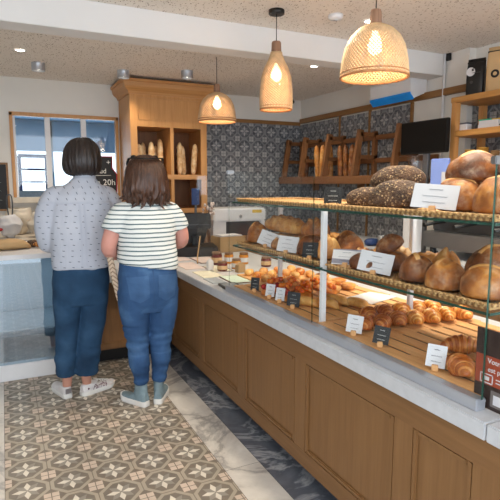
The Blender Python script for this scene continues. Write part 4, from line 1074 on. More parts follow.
# left wall blackboard edge and chalkboard at the window
bb = thing('menu_board', 'black menu board in brown frame at the far left edge', 'blackboard', (-.235, 5.885, 1.18))
b = new(); box(b, -.28, .28, -.006, .01, 0, .46); obj('board', b, 'slate', bb)
b = new()
for (x0,x1,z0,z1) in ((.28,.30,-.02,.48),(-.3,-.28,-.02,.48),(-.28,.28,-.02,0),(-.28,.28,.46,.48)): box(b, x0, x1, -.012, .012, z0, z1, .002)
obj('frame', b, 'rail_wood', bb)
b = scribbles(.5, .46, rows=((.3,.9),(.1,.9),(-.1,.9),(-.3,.9)), seed=4); bmesh.ops.transform(b, matrix=Matrix.Translation((0,-.008,.23)), verts=b.verts); obj('writing', b, 'chalk', bb)
ck = thing('chalkboard_sign', 'black chalkboard with red edge and opening hours in front of the window', 'chalkboard', (.955, 5.84, 1.245))
poly = [(-.22, 0), (.205, 0), (.215, .30), (.165, .37), (.17, .495), (-.22, .495)]
b = new(); prism(b, poly, -.006, .006, 'y'); obj('board', b, 'slate', ck)
b = new(); tube(b, [(x, -.004, z) for x, z in poly], .007, 6, closed=True); obj('red_edge', b, 'red', ck)
for tx, x, z, s in (('Es', .02, .43, .075), ('+', .125, .43, .08), ('Gud', .035, .335, .075), ('-4 a 20h', .045, .21, .092), ('1', .085, .09, .10), ('+', .165, .12, .09)):
    tb = text_bm(tx, s); bmesh.ops.transform(tb, matrix=Matrix.Translation((x, -.0085, z)) @ Matrix.Rotation(R(90), 4, 'X'), verts=tb.verts); obj('chalk_writing', tb, 'chalk', ck)
for pq in ([(-.1, -.008, .285), (.15, -.008, .29)], [(.05, -.008, .035), (.16, -.008, .04)]):
    b = new(); tube(b, pq, .003, 5); obj('chalk_line', b, 'chalk', ck)
b = new(); box(b, -.006, .006, -.02, .045, .485, .50); obj('hook', b, 'steel', ck)

# ------------------------------------------------------------------ things on the left case
Z2 = .9355
pb = thing('paper_bag_bread', 'loaf wrapped in a brown paper bag on the white case', 'bread bag', (-.02, 4.32, Z2), R(12))
b = new(); rs = []
for i in range(14):
    s = i/13*2-1; e = (1-abs(s)**3.5)**.5 if abs(s) < 1 else .1; rs.append([Vector((s*.20, math.cos(a)*.085*max(e,.2), (math.sin(a)*.5+.5)*.085*max(e,.3))) for a in [2*PI*k/18 for k in range(18)]])
loft(b, rs); me_ = b
for v in b.verts: v.co += Vector((0,0,1))*noise.noise(v.co*22)*.006
obj('paper_wrap', b, 'kraft', pb, smooth=True)
b = new(); tube(b, [(-.2, 0, .03), (-.26, .0, .015)], [(.07,.02),(.09,.004)], 14, ref=(0,1,0)); obj('folded_end', b, 'kraft', pb)
cl = obj('pastry', croissant_mesh(.13, .042, .9, 8, 2), ['crust', 'crust_gold'], None, (.255, 4.36, Z2), .3, True); tag(cl, 'brown crusty pastry on the white case beside the dashed blouse', 'pastry')
b = new(); ellipsoid(b, (0,0,.03), (.05,.04,.03), 16, 10); o = obj('dark_roll', b, 'seeded', None, (.195, 4.42, Z2)); tag(o, 'small dark round roll beside the brown crusty pastry', 'roll')
b = new(); box(b, -.24, .24, -.12, .12, 0, .018, .006); box(b, -.22, .22, -.10, .10, .018, .024, .002); o = obj('white_tray', b, 'white_metal', None, (.04, 4.60, Z2)); tag(o, 'white flat tray behind the wrapped loaf', 'tray')
# shelf along the wall beneath the window holding bags
b = new(); box(b, -1.7, 1.0, 5.2, 5.88, 0, .92, .004); o = obj('wall_counter', b, 'beige'); tag(o, 'beige counter along the window wall behind the case', 'counter')
def sack(label, loc, r_, h_, m, seed, name='bag', cat='bag', top=.5):
    b = new(); rs = []
    for i in range(16):
        s = i/15; k = (math.sin(min(1, s*1.25+.18)*PI*.5) if s < .6 else 1-(s-.6)/.4*(1-top)); rs.append(ring((0,0,s*h_), r_*k, r_*.8*k, 26))
    loft(b, rs)
    for v in b.verts: 
        if v.co.z > .01: v.co += Vector((noise.noise(v.co*16+Vector((seed,0,0))), noise.noise(v.co*16+Vector((0,seed,0))), noise.noise(v.co*16+Vector((0,0,seed)))))*.022
    zm = min(v.co.z for v in b.verts)
    for v in b.verts: v.co.z -= zm
    o = obj(name, b, m, None, loc, 0, True); return tag(o, label, cat)
rb = sack('clear plastic bag with red and white goods on the wall counter', (.045, 5.40, .921), .12, .22, 'paper', 1)
b = new(); ellipsoid(b, (-.09, -.075, .09), (.028, .02, .016), 12, 8); obj('red_print', b, 'red', rb)
b = new(); tube(b, [(-.02, 0, .16), (-.03, 0, .28), (-.02, 0, .36), (.01, 0, .36), (.02, 0, .28), (.01, 0, .16)], .006, 8, sub=4); o = obj('tongs', b, 'dark_steel', None, (.06, 5.42, .97)); tag(o, 'dark looped handle standing up from the plastic bag', 'handle')
sack('crumpled beige paper bag under the window', (.325, 5.36, .921), .13, .24, 'beige', 2)
sack('upright beige sack against the wall below the window sill', (.14, 5.72, .921), .13, .27, 'beige', 5, top=.8)
sack('black and white patterned bag behind the dashed blouse', (.42, 5.70, .921), .12, .32, 'dark_print', 3)

# ------------------------------------------------------------------ lamps
def weave(prof, nu, z_off=0, thick=.004):
    """lathe of diamond cells turned into an open lattice"""
    b = new(); rows = []
    L = len(prof)
    for i, (r_, z) in enumerate(prof):
        off = .5 if i % 2 else 0
        rows.append([b.verts.new((r_*math.cos(2*PI*(k+off)/nu), r_*math.sin(2*PI*(k+off)/nu), z)) for k in range(nu)])
    for i in range(0, L-2):
        for k in range(nu):
            if i % 2 == 0: q_ = (rows[i][k], rows[i+1][k], rows[i+2][k], rows[i+1][(k-1) % nu])
            else: q_ = (rows[i][k], rows[i+1][(k+1) % nu], rows[i+2][k], rows[i+1][k])
            b.faces.new(q_)
    return apply_mods('shade', b, [('WIREFRAME', dict(thickness=thick, use_even_offset=False, use_boundary=True, use_relative_offset=False))])
def interp(prof, n):
    d = [0]
    for a, c in zip(prof[:-1], prof[1:]): d.append(d[-1]+math.hypot(c[0]-a[0], c[1]-a[1]))
    out = []
    for i in range(n):
        s = d[-1]*i/(n-1); j = max(k for k in range(len(d)) if d[k] <= s+1e-9); j = min(j, len(prof)-2)
        t_ = (s-d[j])/(d[j+1]-d[j]); out.append((prof[j][0]*(1-t_)+prof[j+1][0]*t_, prof[j][1]*(1-t_)+prof[j+1][1]*t_))
    return out
def pendant(label, x, y, zb, ztop, prof, nu, nv, zc, neck):
    p = thing('pendant_lamp', label, 'pendant lamp', (x, y, zb), 0, 'woven pendant lamps')
    me = weave(interp(prof, nv), nu, thick=.0105); link('woven_shade', me, 'rattan', p)
    r0 = prof[0][0]; b = new(); tube(b, [(r0*math.cos(a), r0*math.sin(a), .004) for a in [2*PI*k/48 for k in range(48)]], .007, 8, closed=True)
    tube(b, [(r0*1.005*math.cos(a), r0*1.005*math.sin(a), .022) for a in [2*PI*k/48 for k in range(48)]], .004, 6, closed=True); obj('bottom_rim', b, 'rim', p)
    h = prof[-1][1]; b = new(); lathe(b, [(neck*1.05, h-.012), (neck, h), (neck*.92, h+.06), (neck*.8, h+.07)], 24); obj('wood_neck', b, 'lamp_wood', p, smooth=True)
    b = new(); tube(b, [(0,0,h+.07), (0,0,zc-zb-.02)], .003, 8); obj('cord', b, 'black', p)
    if zc > 2.55:
     b = new(); lathe(b, [(.05, zc-zb-.028), (.053, zc-zb-.024), (.053, zc-zb-.002), (.05, zc-zb)], 28); obj('ceiling_rose', b, 'black', p)
    bz = h*.62; b = new(); lathe(b, [(.008, bz-.045), (.03, bz-.03), (.036, bz-.005), (.028, bz+.025), (.016, bz+.05), (.014, bz+.07)], 20); obj('bulb', b, 'bulb', p, smooth=True)
    b = new(); tube(b, [(0,0,bz+.07), (0,0,h)], .017, 12); obj('lamp_holder', b, 'black', p)
    point('pendant_bulb', (x, y, zb+bz-.08), 1.6, (1, .80, .58), .04)
bell = lambda R0, H_: [(R0, 0), (R0*.985, H_*.12), (R0*.94, H_*.35), (R0*.86, H_*.58), (R0*.72, H_*.76), (R0*.5, H_*.90), (R0*.28, H_*.97), (R0*.15, H_)]
pendant('large woven bell pendant lamp nearest the camera', 1.71, 2.09, 1.972, 0, bell(.166, .255), 56, 34, ZH, .03)
bot = [(.105, 0), (.108, .05), (.106, .13), (.098, .21), (.078, .27), (.052, .32), (.038, .355), (.034, .375)]
pendant('tall narrow bottle shaped woven pendant lamp in the middle', 1.70, 3.09, 1.94, 0, bot, 34, 50, ZH, .034)
pendant('small looking farthest woven bell pendant lamp by the oak cabinet', 1.70, 4.14, 1.972, 0, bell(.162, .245), 50, 30, ZL, .028)
for (x, y, s) in ((.357, 5.13, 'left'), (1.12, 5.11, 'middle, left of the oak cabinet'), (1.68, 4.85, 'right, above the oak cabinet')):
    p = thing('ceiling_spot', 'white cylindrical ceiling spot, %s' % s, 'ceiling spot', (x, y, ZL), 0, 'surface spots on the low ceiling')
    b = new(); lathe(b, [(.058, 0), (.058, -.07), (.05, -.07), (.046, -.05), (0, -.05)], 28, cap=False); obj('can', b, 'alu', p)
    b = new(); lathe(b, [(.044, -.052), (.0, -.056)], 24, cap=False); obj('lens', b, 'led', p)
    spot('spot_beam', (x, y, ZL-.075), 16, (1, .88, .72), 120)
for (x, y, z, s) in ((.195, 4.70, ZL, 'at the left on the low ceiling'), (2.675, 4.13, ZL, 'on the low ceiling near right wall')):
    p = thing('recessed_downlight', 'small lit recessed downlight, '+s, 'downlight', (x, y, z), 0, 'recessed downlights')
    b = new(); lathe(b, [(.05, -.001), (.05, -.006), (.036, -.006)], 28, cap=False); obj('ring', b, 'white_metal', p)
    b = new(); lathe(b, [(.036, -.003), (0, -.003)], 24, cap=False); obj('lens', b, 'led', p)
    spot('downlight_beam', (x, y, z-.02), 16, (1, .88, .72), 120)
p = thing('smoke_detector', 'white round smoke detector on the upper ceiling', 'smoke detector', (2.11, 3.0, ZH))
b = new(); lathe(b, [(.05, 0), (.05, -.018), (.04, -.03), (.0, -.034)], 28); obj('body', b, 'white_metal', p, smooth=True)
b = new(); lathe(b, [(.012, -.033), (.01, -.038), (0, -.038)], 12); obj('sensor_cap', b, 'alu', p)
# further downlights of the same ceiling, outside the frame above the display and behind the camera
for (x, y) in ((1.55, 1.35), (1.55, 2.4), (.3, .6), (.3, 2.2), (3.0, 1.9), (2.8, 5.0), (2.4, 3.0), (2.3, 1.55), (2.3, 2.3)):
    z = ZH if y < 3.4 else ZL
    p = thing('recessed_downlight', 'recessed downlight of the ceiling outside the picture', 'downlight', (x, y, z), 0, 'downlights outside the picture')
    b = new(); lathe(b, [(.05, -.001), (.05, -.006), (.036, -.006)], 28, cap=False); obj('ring', b, 'white_metal', p)
    b = new(); lathe(b, [(.036, -.003), (0, -.003)], 24, cap=False); obj('lens', b, 'led', p)
    spot('downlight_beam', (x, y, z-.02), 60 if (x, y) in ((1.55, 1.35), (1.55, 2.4)) else 42 if x in (2.3, 2.4) else 22 if x > 1 else 10, (1, .86, .68), 105 if x == 1.55 else 125)
#PEOPLE
def chain(bm, pts, rad, n=16, sub=4, ref=(1,0,0)): return tube(bm, pts, rad, n, ref, sub=sub)
def torso(bm, rows, n=32, e=2.4):
    """rows of (z, cx, cy, rx, ry)"""
    return loft(bm, [ring((cx, cy, z), rx, ry, n, e=e) for z, cx, cy, rx, ry in rows])
def hand(bm, wrist, palm_dir, finger_dir, thumb_side, s=1.0):
    """palm block plus four unequal bent fingers and a thumb leaving the side of the palm"""
    w_ = Vector(wrist); f = Vector(finger_dir).normalized(); pn = Vector(palm_dir); pn = (pn-f*pn.dot(f)).normalized()
    sd = f.cross(pn)*thumb_side
    tube(bm, [w_-f*.03*s, w_+f*.02*s, w_+f*.06*s, w_+f*.095*s], [(.026*s,.02*s),(.034*s,.016*s),(.042*s,.016*s),(.038*s,.013*s)], 14, ref=sd, sub=2)
    for k, (o_, L) in enumerate(((.031, .070), (.0105, .078), (-.0105, .073), (-.031, .057))):
        r0 = w_+f*.085*s+sd*o_*s; L *= s
        tube(bm, [r0-f*.02*s, r0+f*L*.35+pn*.002, r0+f*L*.72+pn*.018*s, r0+f*L*.90+pn*.040*s], [.0095*s,.0092*s,.0085*s,.007*s], 10, sub=3)
    r0 = w_+f*.02*s+sd*.028*s
    tube(bm, [r0-sd*.012*s, r0+sd*.022*s+f*.022*s, r0+sd*.036*s+f*.052*s+pn*.012*s, r0+sd*.034*s+f*.076*s+pn*.02*s], [.014*s,.0125*s,.011*s,.008*s], 10, sub=3)
def head_geo(bm, c, h_, yaw=0, tilt=0):
    """c = centre of the head; h_ = head height; facing +y before yaw"""
    b = new(); k = h_/.23
    prof = [(-.118, .018, .030, .050), (-.108, .034, .042, .045), (-.085, .050, .062, .026), (-.055, .060, .078, .012), (-.02, .068, .090, .002), (.02, .074, .096, -.004), (.06, .074, .094, -.006), (.09, .062, .078, -.008), (.108, .040, .052, -.010), (.116, .014, .018, -.010)]
    loft(b, [ring((0, cy*k, z*k), rx*k, ry*k, 28, e=2.15) for z, rx, ry, cy in prof])
    F_ = .098
    tube(b, [(0, .085*k, .022*k), (0, .101*k, -.005*k), (0, .116*k, -.030*k), (0, .096*k, -.040*k)], [(.008*k,.008*k),(.010*k,.010*k),(.015*k,.011*k),(.011*k,.006*k)], 10, sub=3)
    for s_ in (-1, 1):
        ellipsoid(b, (s_*.030*k, .082*k, .006*k), (.014*k, .012*k, .010*k), 12, 8)
        tube(b, [(s_*.014*k, .094*k, .026*k), (s_*.032*k, .091*k, .030*k), (s_*.048*k, .080*k, .026*k)], .006*k, 8, sub=2)
        ellipsoid(b, (0, 0, 0), (.006*k, .018*k, .031*k), 12, 8, Matrix.Translation((s_*.075*k, -.006*k, -.004*k)) @ Matrix.Rotation(R(s_*14), 4, 'Z'))
    tube(b, [(-.024*k, .082*k, -.066*k), (0, .092*k, -.064*k), (.024*k, .082*k, -.066*k)], [.004*k,.0075*k,.004*k], 8, sub=3)
    tube(b, [(-.020*k, .081*k, -.076*k), (0, .091*k, -.077*k), (.020*k, .081*k, -.076*k)], [.004*k,.008*k,.004*k], 8, sub=3)
    merge(bm, b, Matrix.Translation(c) @ Matrix.Rotation(yaw, 4, 'Z') @ Matrix.Rotation(tilt, 4, 'X'))
def face_paint(me, c, k, yaw):
    """eyes, brows and lips are other skin colours of the one body mesh"""
    inv = (Matrix.Translation(c) @ Matrix.Rotation(yaw, 4, 'Z')).inverted()
    for p in me.polygons:
        q_ = inv @ p.center; x, y, z = q_.x/k, q_.y/k, q_.z/k
        if y > .07 and -.084 < z < -.058 and abs(x) < .026: p.material_index = 1
        elif y > .083 and ((abs(x)-.030)/.012)**2+((z-.006)/.0055)**2 < 1: p.material_index = 3 if ((abs(x)-.030)/.005)**2+((z-.006)/.005)**2 < 1 else 2
        elif y > .07 and .021 < z < .032 and .014 < abs(x) < .05: p.material_index = 3
M_['lips'] = plain('lips', (170, 96, 92), .45, 0, .05); M_['eye_white'] = plain('eye_white', (226,222,216), .3, 0, .02); M_['brow'] = plain('brow', (40,28,24), .7)
def project(me_obj_mesh, poly_fn, nx, nz, off=.003):
    """patch of quads laid on the back (-y side) of a garment; poly_fn(u, v) -> (x, z)"""
    bv = BVHTree.FromPolygons([v.co.copy() for v in me_obj_mesh.vertices], [list(p.vertices) for p in me_obj_mesh.polygons])
    b = new(); g = []
    for j in range(nz+1):
        r_ = []
        for i in range(nx+1):
            x, z = poly_fn(i/nx, j/nz); hit = bv.ray_cast(Vector((x, -1.2, z)), Vector((0, 1, 0)))
            r_.append(b.verts.new(hit[0]+hit[1]*off) if hit[0] else None)
        g.append(r_)
    for j in range(nz):
        for i in range(nx):
            q_ = (g[j][i], g[j][i+1], g[j+1][i+1], g[j+1][i])
            if all(q_): b.faces.new(q_).smooth = True
    return b
def pocket_poly(cx, cz, w_, h_, rot):
    def f(u, v):
        x = (u-.5)*w_*(1-.10*(1-v)); z = (v-.5)*h_ - (1-v)*h_*.22*(1-abs(2*u-1))
        return cx+x*math.cos(rot)-z*math.sin(rot), cz+x*math.sin(rot)+z*math.cos(rot)
    return f
def shoe(parent, heel, ang, L, W_, mats, high=0, name='shoe', sole_h=.026, lettering=None, label=None):
    """heel on the ground, toe direction ang (0 = +y, positive turns to +x)"""
    m = Matrix.Translation(heel) @ Matrix.Rotation(-ang, 4, 'Z')
    def wid(s): return W_*(.36+.16*math.sin(min(1, s*1.1)*PI*.5)-.02*math.sin(s*PI*2)) * (1-max(0, (s-.72)/.28)**2.6*.62)*(1-max(0, (.10-s)/.10)**2*.35)
    def outline(s, g=1): return wid(s)*g
    b = new(); rs = []
    N = 22
    low, up = [], []
    for (z, g) in ((0, .97), (.004, 1.0), (sole_h, 1.0), (sole_h+.002, .96)):
        r_ = []
        for i in range(N): s = i/(N-1); r_.append(Vector((outline(s, g), s*L*(1 if g > .98 else .995), z)))
        for i in range(N): s = 1-i/(N-1); r_.append(Vector((-outline(s, g), s*L*(1 if g > .98 else .995), z)))
        rs.append(r_)
    loft(b, rs)
    for v in b.verts: v.co.z += .012*max(0, (v.co.y/L-.75)/.25)**2
    b.transform(m); 
    b2 = new(); rs = []
    for i in range(20):
        s = .015+i/19*.965
        top = (.098 if high else .074) if s < .28 else (.098 if high else .074)-((s-.28)/.35)*(.046 if high else .022) if s < .63 else (.052)-((s-.63)/.37)**1.5*.016
        w_ = outline(s, .96); r_ = []
        for k in range(20):
            a = PI*2*k/20; ca, sa = math.cos(a), math.sin(a)
            zz = sole_h+.001+(top-sole_h)*(max(0, sa)**.75 if sa > 0 else 0)
            xx = w_*math.copysign(abs(ca)**.6, ca)*(1-.30*max(0, sa))
            r_.append(Vector((xx, s*L, zz+.010*max(0, (s-.75)/.25)**2)))
        rs.append(r_)
    loft(b2, rs)
    if high:
        loft(b2, [ring((0, L*.27, .05), W_*.40, L*.24, 20), ring((0, L*.235, .10), W_*.39, L*.215, 20), ring((0, L*.225, .14), W_*.39, L*.20, 20), ring((0, L*.22, .175), W_*.41, L*.205, 20)])
    else:
        loft(b2, [ring((0, L*.25, .045), W_*.41, L*.235, 20), ring((0, L*.245, .070), W_*.40, L*.235, 20), ring((0, L*.24, .078), W_*.385, L*.225, 20)])
    me = fuse('upper', b2, .004, 3); me.transform(m)
    root = link(name, me, mats[0], parent)
    if label: root['label'] = label
    obj('sole', b, mats[1], root)
    return root, m
def on_surface(mesh, bm_txt, origin, xdir, zdir, out, off=.003):
    """lay flat lettering (x right, y up) on a surface by casting along -out"""
    bv = BVHTree.FromPolygons([v.co.copy() for v in mesh.vertices], [list(p.vertices) for p in mesh.polygons])
    bmesh.ops.subdivide_edges(bm_txt, edges=bm_txt.edges[:], cuts=1)
    for v in bm_txt.verts:
        p = Vector(origin)+Vector(xdir)*v.co.x+Vector(zdir)*v.co.y+Vector(out)*.15
        h_ = bv.ray_cast(p, -Vector(out))
        v.co = h_[0]+Vector(out)*(off+max(0, v.co.z)*.5) if h_[0] else p-Vector(out)*.15
    return bm_txt

# ---- the taller customer: dashed blouse, dark straight jeans, white shoes
def tall_customer():
    P = (.452, 3.46, 0)
    hc = Vector((.030, .015, 1.596)); yaw = R(-20)
    b = new()
    head_geo(b, hc, .225, yaw, R(-4))
    chain(b, [(.03, -.005, 1.36), (.035, 0, 1.46), (.036, .012, 1.53), (.036, .02, 1.57)], [(.085,.06),(.056,.054),(.053,.054),(.055,.058)])
    torso(b, [(.80, -.012, 0, .15, .105), (.90, -.012, 0, .155, .11), (1.05, -.005, .0, .145, .10), (1.2, .005, .0, .16, .10), (1.32, .012, -.002, .16, .085), (1.39, .02, -.004, .12, .06), (1.43, .026, 0, .06, .05)])
    for s_ in (-1, 1):
        chain(b, [(.01+s_*.11, 0, 1.36), (.012+s_*.17, .0, 1.345), (.004+s_*.205, .03, 1.22), (s_*.205, .06, 1.07), (s_*.165, .20, 1.045), (s_*.11, .305, 1.06)], [.045,.055,.048,.040,.035,.026], 14)
        hand(b, (s_*.105, .315, 1.06), (0, -.2, -1), (-s_*.55, .8, -.1), s_)
    chain(b, [(-.095, .005, .84), (-.105, .01, .68), (-.115, .02, .44), (-.125, .03, .28), (-.128, .05, .14), (-.134, .055, .05)], [.085,.08,.058,.05,.034,.026], 16)
    chain(b, [(.07, .005, .84), (.06, .01, .68), (.02, .02, .44), (.0, .025, .28), (-.008, .034, .14), (.0, .04, .05)], [.085,.08,.058,.05,.034,.026], 16)
    tube(b, [(-.136, .045, .045), (-.153, .12, .036)], [(.022,.014),(.016,.008)], 10); tube(b, [(.0, .04, .045), (.07, .074, .036)], [(.022,.014),(.016,.008)], 10)
    me = fuse('person', b, .0055, 3)
    body = link('person', me, ['skin', 'lips', 'eye_white', 'brow'], None, P)
    face_paint(me, hc, .225/.23, yaw)
    tag(body, 'taller standing person seen from behind in pale dashed blouse, dark jeans and white shoes', 'person')
    # hair: bob
    b = new(); k = .93
    rows = []
    for (z, rx, ry, cy, e) in ((.135, .02, .02, -.012, 2), (.128, .055, .058, -.012, 2), (.105, .085, .093, -.012, 2.1), (.065, .105, .112, -.016, 2.2), (.02, .112, .115, -.022, 2.3), (-.02, .115, .110, -.028, 2.4), (-.055, .113, .098, -.032, 2.4), (-.085, .102, .078, -.036, 2.3), (-.094, .07, .05, -.038, 2.2)):
        rows.append(ring((0, cy*k, z*k), rx*k, ry*k, 40, e=e))
    loft(b, rows)
    # cut the face opening: remove what lies before the face
    b.normal_update()
    kill = [v for v in b.verts if v.co.y > .045 and v.co.z < .055 and abs(v.co.x) < .085]
    bmesh.ops.delete(b, geom=kill, context='VERTS')
    me = apply_mods('hair', b, [('SOLIDIFY', dict(thickness=.016, offset=-1)), ('SUBSURF', dict(levels=2))])
    N = [n.vector.copy() for n in me.vertex_normals]
    for v in me.vertices:
        p = v.co; a = math.atan2(p.x, p.y)
        v.co = p+N[v.index]*(noise.noise(Vector((a*9, p.z*3, 1)))*.007+noise.noise(Vector((a*30, p.z*4, 5)))*.003)
        v.co.z += noise.noise(Vector((a*14, 2, 2)))*.012*max(0, min(1, (-p.z-.05)/.07))
    me.transform(Matrix.Translation(hc) @ Matrix.Rotation(yaw, 4, 'Z') @ Matrix.Rotation(R(-3), 4, 'X'))
    link('hair', me, 'hair_black', body)
    # blouse
    b = new()
    torso(b, [(.895, -.010, .0, .187, .135), (.93, -.010, 0, .190, .14), (1.05, -.006, 0, .190, .145), (1.18, .0, -.002, .196, .142), (1.29, .006, -.006, .200, .128), (1.37, .012, -.008, .182, .108), (1.42, .02, -.006, .138, .086), (1.455, .026, -.002, .094, .072), (1.485, .03, 0, .070, .064)], 36, 2.5)
    for s_ in (-1, 1):
        chain(b, [(.01+s_*.10, -.002, 1.385), (.008+s_*.17, -.002, 1.362), (.002+s_*.210, .005, 1.27), (s_*.220, .02, 1.16), (s_*.212, .06, 1.06), (s_*.170, .20, 1.04), (s_*.125, .28, 1.06)], [(.05,.06),(.066,.07),(.066,.078),(.062,.075),(.062,.066),(.052,.052),(.040,.040)], 18)
    me = fuse('blouse', b, .0075, 7)
    ruffle(me, .014, (7, 7, 3.5), .88, 1.33); ruffle(me, .005, (18, 18, 7), .88, 1.42)
    bl = link('blouse', me, 'blouse', body)
    b = new(); tube(b, [(.033+math.cos(a)*.066, .0+math.sin(a)*.064, 1.468-.012*math.sin(a)) for a in [2*PI*k/32 for k in range(32)]], [(.007,.024)]*32, 8, ref=(1,0,0), closed=True)
    b = new()
    rs = []
    for (dz, rr) in ((-.022, .074), (.012, .069), (.024, .068), (.024, .062), (-.02, .066)):
        rs.append([Vector((.033+math.cos(2*PI*k/36)*rr, .002+math.sin(2*PI*k/36)*rr*.95, 1.49+dz-.014*math.sin(2*PI*k/36))) for k in range(36)])
    loft(b, rs, cap=False); obj('collar', b, 'blouse_plain', bl, smooth=True)
    obj('yoke_seam', project(me, lambda u, v: (-.165+.335*u, 1.312+.005*v+.010*math.sin(u*PI)), 40, 1, .002), 'blouse_plain', bl)
    b = project(me, lambda u, v: (-.028+.012*u, .93+.385*v), 1, 26, .004); merge(b, project(me, lambda u, v: (.0+.012*u, .93+.385*v), 1, 26, .004)); obj('back_pleat', b, 'blouse_plain', bl)
    # jeans
    b = new()
    torso(b, [(.66, -.018, 0, .155, .11), (.72, -.018, -.002, .176, .128), (.80, -.018, -.004, .182, .136), (.88, -.016, -.002, .178, .128), (.96, -.012, 0, .168, .118)], 32, 2.4)
    chain(b, [(-.10, 0, .80), (-.108, .004, .66), (-.122, .015, .44), (-.135, .03, .28), (-.140, .042, .163)], [(.098,.118),(.092,.104),(.076,.084),(.068,.074),(.062,.068)], 20)
    chain(b, [(.066, 0, .80), (.062, .004, .66), (.03, .012, .44), (.006, .02, .28), (-.008, .028, .158)], [(.098,.118),(.094,.104),(.084,.086),(.082,.078),(.080,.074)], 20)
    me = fuse('jeans', b, .0065, 4)
    ruffle(me, .008, (8, 8, 9), .16, .9); ruffle(me, .010, (6, 6, 20), .16, .36)
    jn = link('jeans', me, 'denim_dark', body)
    b = project(me, lambda u, v: (-.148+.012*0+.0+.145*u-.0, .17+.004*v), 20, 1, .0025); b.free()
    for cx in (-.10, .055): obj('back_pocket', project(me, pocket_poly(cx, .79, .125, .14, 0), 8, 8, .003), 'denim_dark', jn)
    # shoes
    s1, m1 = shoe(body, Vector((-.128, .012, 0)), R(-14), .255, .088, ('white_canvas', 'white_rubber'))
    s2, m2 = shoe(body, Vector((-.045, .018, 0)), R(64), .265, .092, ('white_canvas', 'white_rubber'), label='white shoe with plum script lettering')
    b = new(); box(b, -.020, .020, -.004, .004, .035, .070, .003); b.transform(m1); obj('heel_patch', b, 'silver', s1)
    tb = text_bm('Parroy', .046, .45, .0002, .95)
    f = Vector((math.sin(R(64)), math.cos(R(64)), 0)); o_ = Vector((f.y, -f.x, 0))
    org = m2 @ Vector((0, .125, .047))
    tb = on_surface(s2.data, tb, org, f, Vector((0, 0, 1)), o_); obj('lettering', tb, 'plum', s2)
    b = new(); ellipsoid(b, (0, 0, 0), (.006, .006, .006), 10, 8, m2 @ Matrix.Translation((.036, .035, .050))); obj('emblem', b, 'plum', s2)
    b = new()
    for k in range(5):
        p0 = m2 @ Vector((-.02, .115+.022*k, .082-.007*k)); p1 = m2 @ Vector((.022, .12+.022*k, .080-.007*k)); tube(b, [p0, (p0+p1)/2+Vector((0,0,.006)), p1], .0035, 6, sub=3)
    obj('laces', b, 'white_rubber', s2)
tall_customer()

